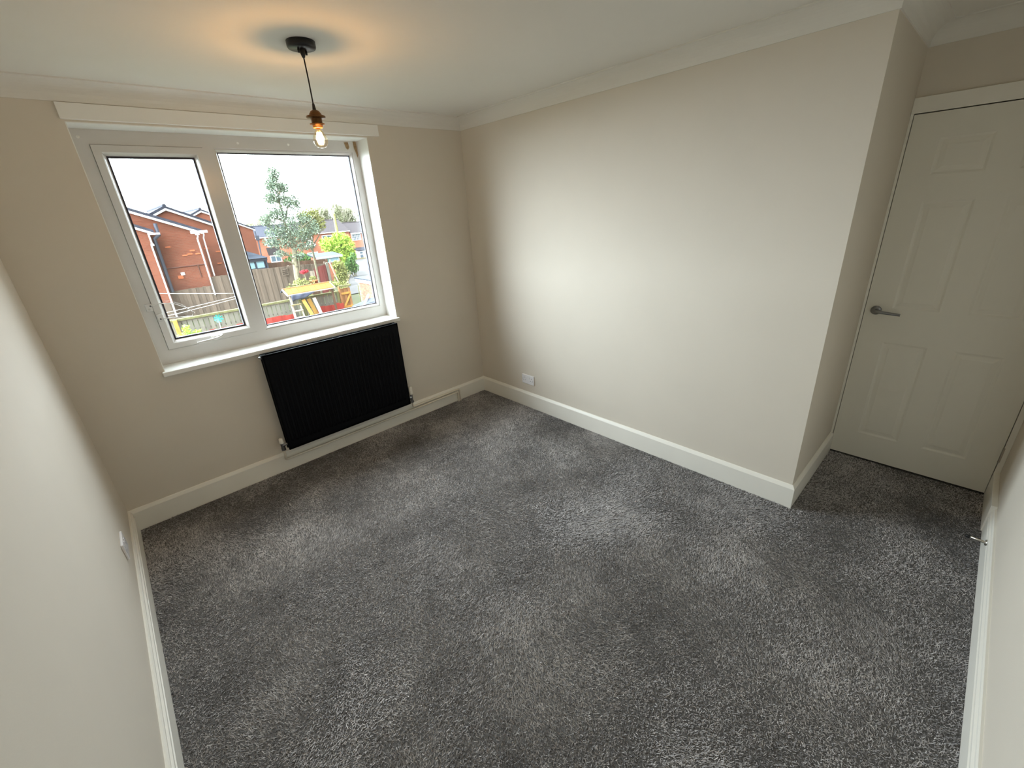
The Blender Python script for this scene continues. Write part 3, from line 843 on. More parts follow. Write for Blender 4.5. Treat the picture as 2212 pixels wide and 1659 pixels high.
# ---- brick houses whose gables face the garden
def gable(parent, xl, xr, xa, za, ze, y0, y1, zb, over, brick, pfx=''):
    """gable wall, two roof slopes, white barge boards, ridge. xl/xr = walls, xa/za = apex, ze = eaves height"""
    wall = MB().prism([(xl, zb), (xr, zb), (xr, ze), (xa, za - .10), (xl, ze)], 'y', y0, y1)
    child(wall, pfx + 'wall', brick, parent)
    for s, xe in ((-1, xl - over), (1, xr + over)):
        k = (za - ze) / (xa - (xl if s < 0 else xr)) if s < 0 else (za - ze) / (xr - xa)
        zee = ze - (over * abs((za - ze) / ((xr if s > 0 else xl) - xa)))
        sl = MB().prism([(xa, za + .02), (xe, zee + .02), (xe, zee + .13), (xa, za + .15)], 'y', y0 - .16, y1 + .1)
        child(sl, pfx + 'roof_slope', O['tile'], parent)
        bb = MB().prism([(xa, za + .01), (xe, zee + .01), (xe, zee - .09), (xa, za - .11)], 'y', y0 - .14, y0 - .10)
        child(bb, pfx + 'barge_board', O['white'], parent, 'white barge board')
    child(MB().tube([(xa, y0 - .18, za + .15), (xa, y1 + .1, za + .15)], .10, 8), pfx + 'ridge_tiles', O['tile'], parent)

def pipe(parent, pts, r, m, name='downpipe', label=None, n=8):
    return child(MB().tube(pts, r, n), name, m, parent, label)

hA = thing('house', 'nearest red brick house with a lean bay and white downpipes', 'house', (-1.9, 24.1, gz(24)), 'brick gable houses')
gable(hA, -5.5, 1.62, -1.9, 3.13, 1.56, 24.30, 29.7, gz(24), .18, O['brick'])
gable(hA, -3.4, -.38, -1.9, 2.43, 1.70, 23.60, 24.30, gz(24), .22, O['brick'], 'bay_')
child(MB().box(-.42, .02, 23.20, 23.42, 1.52, 1.60), 'bay_gutter', O['white'], hA, 'white gutter end')
pipe(hA, [(-.40, 23.22, 1.58), (-.40, 23.22, 1.10), (-.435, 23.22, 1.06), (-.47, 23.22, -2.25)], .034, O['white'], label='white downpipe')
child(MB().box(-.46, -.34, 23.16, 23.28, 1.05, 1.14), 'pipe_collar', O['white'], hA)
pipe(hA, [(1.54, 23.92, 1.48), (1.54, 23.92, 1.30), (1.49, 23.92, 1.2), (1.47, 23.92, -1.6)], .034, O['white'], label='white downpipe')
child(MB().box(1.46, 1.62, 23.84, 24.0, 1.36, 1.46), 'pipe_collar', O['white'], hA)
pipe(hA, [(1.86, 24.5, 1.50), (1.90, 24.5, 1.36), (1.84, 24.5, 1.20), (1.79, 24.5, -.7)], .034, O['white'], label='white downpipe')
child(MB().box(1.30, 2.0, 23.9, 24.05, 1.44, 1.56), 'eaves_gutter', O['white'], hA, 'white gutter end')
pipe(hA, [(.02, 23.82, 2.0), (.01, 23.82, 1.62), (.02, 23.76, 1.50), (-.20, 23.76, 1.34), (-.20, 23.82, 1.20), (-.24, 23.82, -1.15)], .075, O['darkpipe'], 'soil_pipe', 'dark grey soil pipe')
pipe(hA, [(-.20, 24.27, -.07), (1.50, 24.27, -.05)], .022, O['brownpipe'], 'conduit', 'thin brown conduit')
pipe(hA, [(1.19, 24.27, -.06), (1.19, 24.27, -.66)], .022, O['brownpipe'], 'conduit', 'thin brown conduit')
child(MB().box(.38, .54, 24.25, 24.31, -.46, -.33), 'wall_vent', O['white'], hA, 'small white vent')
child(MB().box(.22, .44, 24.27, 24.31, -.62, -.46), 'brick_patch', O['terracotta'], hA, 'pale patched bricks')
for bx0, bz0 in ((.13, .88), (1.06, .62), (.70, .43), (.92, .47), (1.26, .45)):
    child(MB().box(bx0, bx0 + .21, 24.27, 24.31, bz0, bz0 + .06), 'brick', O['terracotta'], hA)

hB = thing('house', 'second brick gable house, set behind the nearest house', 'house', (1.29, 30, gz(30)), 'brick gable houses')
gable(hB, -1.9, 4.4, 1.29, 2.84, 1.33, 30, 39, gz(30), .18, O['brick'])
for bx0, bz0 in ((3.1, .2), (3.0, -.5), (2.55, .45)):
    child(MB().box(bx0, bx0 + .24, 29.97, 30.0, bz0, bz0 + .07), 'brick', O['terracotta'], hB)
hC = thing('house', 'third brick gable house with a dark downpipe behind the slate roofed extension', 'house', (4.95, 42, gz(42)), 'brick gable houses')
gable(hC, 1.55, 8.40, 4.95, 2.96, 1.30, 42, 52, gz(42), .16, O['brick'])
pipe(hC, [(8.50, 41.86, 1.1), (8.50, 41.86, .55), (8.56, 41.8, .45), (8.47, 41.8, -1.0), (8.46, 41.8, gz(42))], .06, O['darkpipe'], label='dark downpipe')
child(MB().box(8.42, 8.68, 41.7, 41.9, .30, .72), 'rain_hopper', O['darkpipe'], hC)

# ---- slate roofed garden room
ex = thing('garden_room', 'dark framed garden room with slate hipped roof and two panes', 'extension', (5.3, 30, gz(30)))
child(MB().add([(4.62, 29.9, -.44), (5.96, 29.9, -.44), (5.96, 34, -.44), (4.62, 34, -.44), (4.62, 31.9, .22), (4.70, 31.9, .22)],
               [(0, 1, 5, 4), (1, 2, 5), (2, 3, 4, 5), (3, 0, 4), (0, 3, 2, 1)]), 'hipped_roof', O['slate'], ex)
child(MB().box(4.62, 5.90, 29.98, 30.06, -.62, -.44), 'fascia', O['dark_frame'], ex)
gr = child(MB().box(4.62, 5.84, 30.06, 33.9, gz(30), -1.08), 'base_wall', O['dark_frame'], ex)
for a, b in ((4.66, 5.10), (5.16, 5.68)):
    child(MB().box(a + .03, b - .03, 30.08, 30.10, -1.06, -.64), 'window_pane', O['winlight'], ex, 'pale blue grey pane')
for x in (4.66, 5.13, 5.70):
    child(MB().box(x - .05, x + .05, 30.02, 30.16, -1.10, -.62), 'window_post', O['dark_frame'], ex)
child(MB().box(5.70, 5.86, 30.02, 33.9, gz(30), -.62), 'corner_wall', O['dark_frame'], ex)

# ---- far terrace in three houses
def flat_window(parent, x0, x1, z0, z1, y, m, bars=1, cross=False):
    fr = MB()
    fr.ring(x0, x1, z0, z1, [(0, y + .05), (0, y - .06), (.12, y - .06), (.12, y + .05)])
    for k in range(bars):
        xb = x0 + (x1 - x0) * (k + 1) / (bars + 1)
        fr.box(xb - .05, xb + .05, y - .05, y + .02, z0, z1)
    if cross:
        for t in (.34, .67):
            fr.box(x0, x1, y - .045, y + .02, z0 + (z1 - z0) * t - .03, z0 + (z1 - z0) * t + .03)
        for t in (.17, .33, .67, .83):
            xb = x0 + (x1 - x0) * t
            fr.box(xb - .025, xb + .025, y - .045, y + .02, z0, z1)
    f = child(fr, 'window', O['white'], parent, 'white window frame')
    p = MB().box(x0 + .1, x1 - .1, y - .02, y + .0, z0 + .1, z1 - .1)
    child(p, 'pane', m, f)
    return f
YT = 78
def terrace(label, x0, x1, eave, ridge, tile, x_ridge=None):
    t = thing('terrace_house', label, 'house', ((x0 + x1) / 2, YT, gz(YT)), 'far terrace')
    child(MB().box(x0, x1, YT, YT + 8, gz(YT), eave + .1), 'wall', O['brick_far'], t)
    child(MB().prism([(YT - .35, eave), (YT + 4, ridge), (YT + 8.35, eave), (YT + 8.35, eave + .12), (YT + 4, ridge + .14), (YT - .35, eave + .12)], 'x', x0 + .002, x1 - .002), 'roof', tile, t)
    child(MB().box(x0, x1, YT - .48, YT - .34, eave - .10, eave + .06), 'gutter', O['white'], t)
    child(MB().tube([(x0, YT + 4, ridge + .14), (x1, YT + 4, ridge + .14)], .12, 6), 'ridge_tiles', tile, t)
    return t
t1 = terrace('terraced house with a grey roof seen behind the garden room', 13.5, 22.6, -.45, 1.15, O['tile'])
flat_window(t1, 18.55, 20.25, -1.98, -.72, YT, O['winglass'])
flat_window(t1, 18.50, 20.20, -4.45, -3.35, YT, O['winglass'])
child(MB().prism([(18.25, -2.1), (20.3, -2.1), (20.3, -3.3), (18.35, -3.3)], 'y', YT - .06, YT - .01), 'hung_tiles', O['tile_brown'], t1)
t2 = terrace('terraced house with white porch gable seen through the tree', 22.7, 27.0, -.40, 1.25, O['tile_brown'])
flat_window(t2, 24.0, 25.9, -1.62, -.72, YT, O['winglass'])
po = child(MB().prism([(24.2, -2.55), (26.0, -2.55), (26.0, -2.25), (25.3, -1.72)], 'y', YT - .8, YT), 'porch_gable', O['white'], t2, 'white triangular porch gable')
flat_window(t2, 22.75, 23.9, -4.5, -3.45, YT, O['winlight'])
flat_window(t2, 24.5, 26.3, -4.8, -3.55, YT, O['teal'])
t3 = terrace('terraced house with brown grey roof above the lime green bush', 27.0, 32.7, -.55, 1.35, O['tile_brown'])
flat_window(t3, 27.6, 29.4, -1.9, -.95, YT, O['winglass'])
flat_window(t3, 30.4, 31.9, -1.9, -.95, YT, O['winglass'])
t4 = terrace('terraced house with barred window and white porch beside the road', 32.75, 38.6, -1.05, .65, O['tile_brown'])
flat_window(t4, 32.95, 34.75, -2.35, -1.18, YT, O['winglass'], 1, True)
pr = child(MB().box(33.2, 37.5, YT - 1.2, YT, -5.95, -4.15), 'porch', O['white'], t4, 'white glazed porch')
child(MB().prism([(YT - 1.4, -4.16), (YT + .02, -3.75), (YT + .02, -3.60), (YT - 1.4, -4.04)], 'x', 32.9, 37.8), 'porch_roof', O['tile'], t4)
for a, b, m in ((33.45, 34.0, 'winglass'), (34.55, 34.95, 'winglass'), (35.5, 36.2, 'teal'), (36.6, 37.2, 'winglass')):
    p = MB().box(a, b, YT - 1.24, YT - 1.19, -5.75, -4.85); q = child(p, 'porch_pane', O[m], t4)
    child(MB().box(a, b, YT - 1.24, YT - 1.19, -4.68, -4.36), 'porch_pane', O[m], t4)
child(MB().box(32.0, 38.6, YT - 2.3, YT - 2.1, gz(YT), gz(YT) + .35), 'garden_wall', O['stone'], t4)

# ---- leafy things
def leaves(name, parent, m, centres, n, size, seed, stuff=False, flat=0.0):
    """loose leaf blades scattered through ellipsoids. centres: (x,y,z,rx,ry,rz,weight)"""
    r = np.random.default_rng(seed)
    w = np.array([c[6] for c in centres], float); w /= w.sum()
    idx = r.choice(len(centres), n, p=w)
    C = np.array([c[:6] for c in centres])[idx]
    d = r.normal(size=(n, 3)); d /= np.linalg.norm(d, axis=1)[:, None]
    rad = r.uniform(0, 1, n) ** (1 / 2.2)
    P = C[:, :3] + d * C[:, 3:6] * rad[:, None]
    a = r.normal(size=(n, 3)); a /= np.linalg.norm(a, axis=1)[:, None]
    b = np.cross(a, r.normal(size=(n, 3))); b /= np.linalg.norm(b, axis=1)[:, None]
    c = np.cross(a, b)
    s = size * r.uniform(.6, 1.3, n)[:, None]
    V = np.stack([P - a * s, P + b * s * .42 - c * s * .12, P + a * s, P - b * s * .42 - c * s * .12], 1).astype(np.float32)
    me = bpy.data.meshes.new(name)
    me.from_pydata(V.reshape(-1, 3).tolist(), [], [f for i in range(n) for f in ((4 * i, 4 * i + 1, 4 * i + 2), (4 * i, 4 * i + 2, 4 * i + 3))])
    at = me.attributes.new('tone', 'FLOAT', 'FACE')
    at.data.foreach_set('value', np.repeat(np.clip(r.normal(.5, .25, n), 0, 1), 2).astype(np.float32))
    me.materials.append(m)
    o = bpy.data.objects.new(name, me); COL.objects.link(o)
    if parent is not None:
        o.parent = parent; o.location = -Vector(parent.location)
    o['kind'] = 'stuff'
    return o

def branch(mb, p0, p1, r0, r1, bend=0.0, seed=0):
    r = random.Random(seed)
    p0, p1 = Vector(p0), Vector(p1)
    pts, rad = [], []
    for i in range(5):
        t = i / 4
        q = p0.lerp(p1, t) + Vector((r.uniform(-1, 1), r.uniform(-1, 1), r.uniform(-.5, .5))) * bend * math.sin(PI * t)
        pts.append(q); rad.append(r0 + (r1 - r0) * t)
    mb.tube(pts, r0, 6, radii=rad)
    return pts

# tall sparse holly tree in front of the back fence
tr = thing('tree', 'tall sparse dark green tree rising above the back fence', 'tree', (5.2, 22.4, GZ))
tb = MB()
branch(tb, (5.15, 22.4, GZ), (5.28, 22.4, -.6), .17, .15, .04, 1)
branch(tb, (5.28, 22.4, -.6), (5.45, 22.4, .7), .15, .10, .06, 2)
branch(tb, (5.45, 22.4, .7), (5.25, 22.4, 2.6), .085, .04, .08, 3)
branch(tb, (5.25, 22.4, 2.6), (5.36, 22.4, 4.0), .04, .012, .06, 4)
branch(tb, (5.0, 22.3, GZ), (5.55, 22.3, .1), .06, .035, .1, 5)
limbs = [((5.30, 22.4, -.3), (4.3, 22.3, .7)), ((5.4, 22.4, .3), (4.3, 22.5, 1.75)), ((5.42, 22.4, .5), (6.6, 22.2, 1.6)), ((5.4, 22.4, .2), (7.0, 22.5, 1.3)), ((5.3, 22.4, 1.5), (4.55, 22.4, 2.4)),
         ((5.35, 22.4, 1.8), (6.0, 22.3, 2.9)), ((5.28, 22.4, 2.4), (4.85, 22.4, 3.3)), ((5.32, 22.4, 3.0), (5.75, 22.4, 3.4)), ((5.45, 22.4, .9), (6.9, 22.2, 2.0)), ((5.35, 22.4, .0), (6.3, 22.1, .5)),
         ((5.3, 22.4, -.5), (4.6, 22.2, -.1)), ((5.4, 22.4, 1.0), (4.6, 22.6, 1.9))]
for i, (a, b) in enumerate(limbs): branch(tb, a, b, .05, .012, .10, 20 + i)
child(tb, 'trunk', O['bark'], tr)
cl = [(5.30, 22.4, 3.95, .30, .25, .33, 2.6), (5.15, 22.4, 3.45, .42, .35, .40, 4.0), (5.6, 22.4, 3.3, .30, .3, .28, 2.0), (4.95, 22.4, 2.85, .42, .35, .32, 3.0), (5.5, 22.4, 2.7, .35, .3, .4, 2.4),
      (5.95, 22.4, 2.55, .38, .3, .45, 3.0), (5.0, 22.4, 2.15, .55, .4, .36, 3.4), (4.45, 22.4, 1.85, .42, .4, .34, 2.6), (5.55, 22.4, 1.75, .60, .45, .42, 3.0), (6.3, 22.4, 1.75, .40, .4, .38, 1.4),
      (4.85, 22.4, 1.25, .70, .45, .38, 3.6), (5.7, 22.4, 1.05, .80, .5, .42, 4.5), (6.6, 22.4, 1.35, .45, .4, .45, 1.8), (5.0, 22.4, .65, .62, .4, .32, 2.6), (4.35, 22.4, .75, .40, .35, .30, 1.2), (5.9, 22.4, .45, .72, .4, .30, 2.4),
      (5.5, 22.3, -.05, .40, .3, .18, .7), (4.7, 22.3, .15, .40, .3, .2, .8)]
leaves('foliage', tr, O['leaf_dark'], cl, 11000, .060, 11)
t2r = thing('tree', 'olive green leafy tree beside the tall sparse tree', 'tree', (6.7, 23.1, GZ))
tb = MB()
branch(tb, (6.5, 23.1, GZ), (6.6, 23.1, .4), .07, .05, .05, 41)
for i, e in enumerate(((6.1, 23.0, 1.6), (6.7, 23.1, 2.2), (7.2, 23.0, 1.9), (7.4, 23.0, 1.4))): branch(tb, (6.55, 23.1, .1), e, .04, .012, .1, 45 + i)
child(tb, 'trunk', O['bark'], t2r)
leaves('foliage', t2r, O['leaf_olive'], [(6.5, 23.1, 1.9, .40, .35, .35, 2), (7.0, 23.1, 2.0, .38, .3, .33, 1.7), (7.3, 23.1, 1.5, .38, .3, .42, 1.6), (6.7, 23.1, 1.3, .6, .4, .45, 2.6), (6.3, 23.1, .9, .5, .4, .35, 1.4)], 1900, .075, 12)

def bush(label, loc, m, cl, n, size, seed, core=True):
    b = thing('bush', label, 'bush', loc)
    st = MB()
    for i in range(6):
        c = cl[i % len(cl)]
        branch(st, (loc[0] + .06 * i - .15, loc[1], loc[2]), (c[0], c[1], c[2]), .035, .012, .08, seed * 10 + i)
    child(st, 'stems', O['bark'], b)
    leaves('foliage', b, m, cl, n, size, seed)
    return b
bush('big lime green bush in front of the far terrace', (14.9, 40, gz(40)), O['leaf_lime'],
     [(14.0, 40, -.45, .85, .8, .60, 3), (15.2, 40, -.15, .95, .8, .62, 4), (14.6, 40, -1.0, 1.35, .9, .75, 5), (15.8, 40, -.9, .75, .8, .80, 3), (16.0, 40.2, -1.8, .55, .7, .8, 2), (14.9, 40, -1.9, 1.2, .8, .8, 3)], 3800, .13, 21)
bush('deep green glossy bush at the road edge below the lime bush', (13.8, 35, gz(35)), O['leaf_deep'],
     [(13.7, 35, -1.95, .42, .5, .45, 2), (13.9, 35, -2.4, .42, .5, .50, 2), (13.4, 35.1, -2.5, .45, .4, .55, 2), (14.0, 35, -1.5, .30, .4, .35, 1)], 1300, .10, 22)
bush('rounded brown green hedge bush behind the leaning pole', (9.85, 28, gz(28)), O['leaf_hedge'],
     [(9.75, 28, -1.35, .40, .45, .36, 2), (9.95, 28, -1.75, .48, .5, .45, 3), (9.8, 28, -2.25, .50, .5, .48, 3)], 1700, .085, 23)
bush('dark green shrub between the terrace and the shed', (11.6, 44, gz(44)), O['leaf_deep'],
     [(12.2, 44, -1.6, .9, .6, .55, 3), (13.3, 44, -1.9, .8, .6, .5, 2), (11.4, 44, -2.0, .6, .5, .4, 2)], 1000, .13, 24)
bush('yellow green shrub at the foot of the tall tree', (5.1, 21.6, GZ), O['leaf_olive'],
     [(5.1, 21.6, -1.35, .42, .35, .25, 2), (4.7, 21.6, -1.65, .45, .35, .35, 2), (5.5, 21.6, -1.6, .35, .35, .3, 1), (4.9, 21.5, -2.2, .7, .4, .5, 3)], 900, .07, 25)
bush('low orange brown shrub between shed roof and gate', (7.0, 21.8, GZ), O['leaf_hedge'],
     [(6.7, 21.8, -1.75, .45, .35, .22, 2), (7.3, 21.8, -1.85, .4, .3, .22, 2), (7.0, 21.8, -2.3, .7, .4, .4, 2)], 600, .07, 26)
fw = thing('flower_clump', 'crimson flowers hanging against the grey back fence', 'flowers', (5.5, 22.0, GZ))
child(MB().tube([(5.45, 22.0, GZ), (5.5, 22.0, -1.6), (5.5, 22.0, -1.0)], .015, 6), 'stem', O['bark'], fw)
leaves('petals', fw, O['flower'], [(5.47, 22.0, -.88, .20, .12, .11, 2), (5.62, 22.0, -.86, .12, .1, .09, 1)], 260, .045, 27)
pt = thing('plant_pot', 'terracotta pot standing below the crimson flowers', 'pot', (5.95, 22.2, -1.75))
child(MB().box(5.75, 6.15, 22.1, 22.4, GZ, -1.76), 'plinth', O['fence_brown'], pt)
child(MB().lathe([(0, 0), (.13, 0), (.20, .30), (.22, .30), (.22, .36), (.18, .36), (.16, .28), (0, .27)], (5.95, 22.2, -1.755), n=18), 'pot', O['terracotta'], pt)
leaves('plant', pt, O['leaf_olive'], [(5.95, 22.2, -1.30, .2, .15, .15, 1)], 140, .05, 28)

# bare trees and woods beyond the roofs
def bare_tree(label, x, y, h, seed, spread=.45, n=90):
    r = random.Random(seed)
    t = thing('bare_tree', label, 'tree', (x, y, gz(y)))
    mb = MB()
    def grow(p, d, L, rad, lv):
        q = p + d * L
        mb.tube([p, p.lerp(q, .5) + Vector((r.uniform(-.06, .06), 0, 0)) * L, q], rad, 4, caps=False, radii=[rad, rad * .8, rad * .6])
        if lv == 0: return
        for k in range(r.choice((3, 3, 4)) if lv > 1 else 2):
            nd = (d + Vector((r.uniform(-1, 1), r.uniform(-1, 1), r.uniform(-.1, .6))) * spread).normalized()
            grow(q, nd, L * r.uniform(.62, .82), max(rad * .58, .022), lv - 1)
    grow(Vector((x, y, gz(y))), Vector((r.uniform(-.06, .06), 0, 1)), h * .34, h * .022, 5)
    child(mb, 'branches', O['twig'], t)
    return t
woods = [(21.5, 98, 8.2), (24.5, 100, 8.8), (33.5, 97, 9.6), (36.5, 99, 10.6), (39.5, 98, 10.9), (42.5, 100, 10.2), (45.5, 98, 9.4)]
for i, (x, y, h) in enumerate(woods):
    lab = ['bare pale tree far behind the garden room roof', 'second bare tree above the far roof line behind the sparse tree', 'bare pale tree just past the sparse tree above the roofs', 'hazy bare tree beside the tall pole above the brown roof',
           'tallest hazy bare tree above the barred window house', 'hazy bare tree second from the window edge above the roofs', 'hazy bare tree at the window edge above the roofs'][i]
    t = bare_tree(lab, x, y, h, 100 + i, .5)
    zt = gz(y) + h
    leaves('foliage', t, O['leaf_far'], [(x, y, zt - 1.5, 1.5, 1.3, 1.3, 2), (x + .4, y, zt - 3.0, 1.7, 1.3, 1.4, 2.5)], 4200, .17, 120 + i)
pl = thing('utility_pole', 'tall ivy grown pole rising above the lime bush and roofs', 'pole', (27.15, 70, gz(70)))
child(MB().tube([(27.2, 70, gz(70)), (27.25, 70, -.5), (27.28, 70, 2.4)], .3, 8, radii=[.30, .26, .20]), 'post', O['ivy_pole'], pl)
for i, (dx, dz) in enumerate(((-.55, 1.5), (.0, 1.7), (.6, 1.6), (.28, 1.1), (-.9, .9))):
    child(MB().tube([(27.27, 70, 2.2), (27.27 + dx * .5, 70, 2.2 + dz * .55), (27.27 + dx, 70, 2.2 + dz)], .06, 5, radii=[.09, .06, .025]), 'branch', O['twig'], pl)

# ---- back fence: grey close boards, one object per board
def boards(parent, x0, x1, y, zb, ztop, w, m, seed, gap=.012, thick=.022, jitter=.012, name='board', zend=None):
    r = random.Random(seed)
    n = max(1, round((x1 - x0) / w))
    p = (x1 - x0) / n
    base = MB().box(-.5, .5, -.5, .5, 0, 1).build(name, m)
    me = base.data
    bpy.data.objects.remove(base)
    for i in range(n):
        o = bpy.data.objects.new(name, me)
        COL.objects.link(o)
        o.parent = parent
        zt = ztop if zend is None else ztop + (zend - ztop) * (i + .5) / n
        zt += r.uniform(-jitter, jitter)
        o.location = Vector((x0 + p * (i + .5), y + (.011 if i % 2 else -.011) + r.uniform(-.003, .003), zb)) - Vector(parent.location)
        o.scale = (p - gap if gap > .02 else p + .012, thick, zt - zb)
def fence(label, x0, x1, y, zb, zt, m, seed, w=.15, rail=None, post_m=None, group=None, zend=None):
    f = thing('garden_fence', label, 'fence', ((x0 + x1) / 2, y, zb), group)
    boards(f, x0, x1, y, zb, zt, w, m, seed, zend=zend)
    for z in (zb + .25, (zb + zt) / 2 + .1):
        child(MB().box(x0, x1, y + .02, y + .06, z, z + .08), 'rail', m, f)
    n = max(2, round((x1 - x0) / 1.9) + 1)
    for i in range(n):
        x = x0 + .055 + (x1 - x0 - .11) * i / (n - 1)
        child(MB().box(x - .05, x + .05, y + .06, y + .16, zb, max(zt, zend or zt) - .05), 'post', post_m or m, f)
    return f
fence('low grey board fence across the foot of the nearest brick house', -.36, 1.50, 24.0, GZ, -1.12, O['fence'], 31, group='back fence sections')
fence('short grey fence in front of the lean bay, left of the first white downpipe', -2.8, -.40, 23.30, GZ, -1.56, O['fence'], 32, group='back fence sections')
fence('grey board fence section below the second brick gable, behind the mullion', 1.52, 3.10, 24.0, GZ, -.70, O['fence'], 33, group='back fence sections')
fence('long grey board fence behind the tall tree under the garden room', 3.12, 5.44, 24.0, GZ, -.58, O['fence'], 34, group='back fence sections', zend=-.67)
ff = fence('grey and faded red board fence section beside the hedge bush', 5.46, 7.52, 24.0, GZ, -.62, O['fence'], 35, group='back fence sections', zend=-.78)
boards(ff, 6.70, 7.40, 23.94, GZ, -.98, .145, O['maroon'], 36, zend=-.80)
boards(ff, 6.42, 6.70, 23.93, GZ, -1.08, .14, O['pale'], 37)
child(MB().box(7.44, 7.58, 23.88, 24.02, GZ, -.72), 'end_post', O['fence_front'], ff, 'pale grey end post')
vt = thing('slatted_vent', 'small slatted panel fixed on the grey back fence', 'vent', (5.10, 23.93, -1.12))
for k in range(4):
    child(MB().box(4.95, 5.25, 23.90, 23.94, -1.12 + k * .105, -1.12 + k * .105 + .03), 'slat', O['fence'], vt)
child(MB().box(4.93, 4.96, 23.91, 23.965, -1.14, -.74).box(5.24, 5.27, 23.91, 23.965, -1.14, -.74), 'side_rail', O['fence'], vt)
pp = thing('leaning_pole', 'pale timber pole leaning in front of the hedge bush', 'pole', (7.8, 23.7, GZ))
child(MB().obox((8.05, 23.7, GZ), (7.62, 23.7, -.75), .08, .05), 'pole', O['pale'], pp)
bf = thing('garden_fence', 'dark brown fence behind the grey one, between garden room and shed', 'fence', (8.1, 32, gz(32)))
boards(bf, 5.95, 10.6, 32, gz(32), -.92, .16, O['fence_brown'], 38, zend=-1.20)
child(MB().box(5.95, 10.6, 32.03, 32.08, -1.6, -1.5), 'rail', O['fence_brown'], bf)

# ---- shed with pale roof
sh = thing('garden_shed', 'small shed with pale flat roof and white window frames', 'shed', (11.5, 34, gz(34)))
child(MB().box(10.6, 12.4, 34.05, 35.6, gz(34), -1.2), 'wall', O['brick_far'], sh)
child(MB().prism([(33.8, -1.20), (35.8, -1.02), (35.8, -.94), (33.8, -1.12)], 'x', 10.4, 12.6), 'roof', O['bluegrey'], sh)
child(MB().box(10.42, 12.58, 33.77, 33.82, -1.27, -1.13), 'fascia', O['white'], sh, 'white fascia board')
for a, b, m in ((10.62, 11.22, 'winlight'), (11.26, 11.52, 'teal'), (11.56, 12.34, 'leaf_hedge')):
    f = child(MB().ring(a, b, -1.66, -1.24, [(0, 34.06), (0, 33.98), (.05, 33.98), (.05, 34.06)]), 'window', O['white'], sh, 'white window frame')
    child(MB().box(a + .04, b - .04, 34.02, 34.04, -1.62, -1.28), 'pane', O['winlight' if m == 'leaf_hedge' else m], f)

# ---- front fence with mossy top rail, low red boards in front
def front_fence(label, x0, x1, seed):
    f = thing('garden_fence', label, 'fence', ((x0 + x1) / 2, 18.9, GZ), 'front fence sections')
    boards(f, x0, x1, 18.9, GZ, -1.76, .19, O['fence_front'], seed, gap=.035)
    child(MB().box(x0, x1, 18.82, 19.0, -1.78, -1.70), 'top_rail', O['moss'], f, 'mossy green top rail')
    child(MB().box(x0, x1, 18.93, 18.98, -2.3, -2.2), 'rail', O['fence_front'], f)
    for x in (x0 + .06, x1 - .06):
        child(MB().box(x - .05, x + .05, 18.78, 18.88, GZ, -1.70), 'post', O['moss'], f)
    return f
front_fence('front grey fence with mossy rail seen through the opening light', -3.0, 1.55, 51)
front_fence('front grey fence with mossy rail beside the steps of the wooden frame', 1.57, 4.05, 52)
front_fence('front grey fence with mossy rail next to the garden gate', 4.07, 5.90, 53)
po = thing('timber_post', 'ochre timber post standing against the front fence', 'post', (-.92, 18.75, GZ))
child(MB().cbox(-1.0, -.86, 18.68, 18.79, GZ, -1.70, .01), 'post', O['newwood'], po)
def red_fence(label, x0, x1, seed, zt, zend):
    f = thing('low_fence', label, 'fence', ((x0 + x1) / 2, 18.6, GZ), 'low red fence sections')
    boards(f, x0, x1, 18.6, GZ, zt, .20, O['red'], seed, gap=.02, jitter=.03, zend=zend)
    child(MB().box(x0, x1, 18.64, 18.68, -2.58, -2.50), 'rail', O['red'], f)
    return f
red_fence('low red board fence between the mullion and the wooden steps', -.1, 3.55, 61, -2.34, -2.31)
red_fence('low red board fence section left of the gate', 4.62, 5.93, 62, -2.27, -2.25)
ed = thing('timber_edging', 'pale timber edging beam lying before the low red fence', 'edging', (1.6, 18.35, GZ))
child(MB().box(-.6, 3.9, 18.28, 18.42, GZ, GZ + .09), 'beam', O['pale'], ed)
ORD = ['first', 'second', 'third', 'fourth', 'fifth', 'sixth', 'seventh', 'eighth', 'ninth']
for i in range(9):
    x = 4.66 + i * .16
    s = tag(MB().cbox(-.068, .068, -.07, .07, 0, .10, .02).build('edging_stone', O['stone']), ORD[i] + ' yellow edging stone counting from the grey white post towards the gate', 'stone', 'edging stones')
    s.location = (x, 18.30 + random.uniform(-.02, .02), GZ); s.rotation_euler = (0, 0, random.uniform(-.15, .15))

# ---- wooden frame with boarded roof, felt, steps and leaning planks
wfr = thing('play_frame', 'wooden frame with yellow boarded roof over the front fence', 'play frame', (4.4, 18.3, GZ))
n = 8
for i in range(n):
    xa = 3.34 + (5.46 - 3.34) * i / n; xb = xa + (5.46 - 3.34) / n - .008
    child(MB().add([(xa - .04, 18.0, -1.36), (xb - .04, 18.0, -1.36), (xb + .02, 18.56, -1.18), (xa + .02, 18.56, -1.18), (xa - .04, 18.0, -1.335), (xb - .04, 18.0, -1.335), (xb + .02, 18.56, -1.155), (xa + .02, 18.56, -1.155)],
                   [(0, 3, 2, 1), (4, 5, 6, 7), (0, 1, 5, 4), (1, 2, 6, 5), (2, 3, 7, 6), (3, 0, 4, 7)]), 'roof_board', O['ply'], wfr)
child(MB().add([(3.30, 18.56, -1.16), (5.50, 18.56, -1.16), (5.50, 19.05, -1.36), (3.30, 19.05, -1.36), (3.30, 18.56, -1.13), (5.50, 18.56, -1.13), (5.50, 19.05, -1.33), (3.30, 19.05, -1.33)],
               [(0, 3, 2, 1), (4, 5, 6, 7), (0, 1, 5, 4), (1, 2, 6, 5), (2, 3, 7, 6), (3, 0, 4, 7)]), 'rear_roof', O['felt'], wfr, 'dark felted rear roof slope')
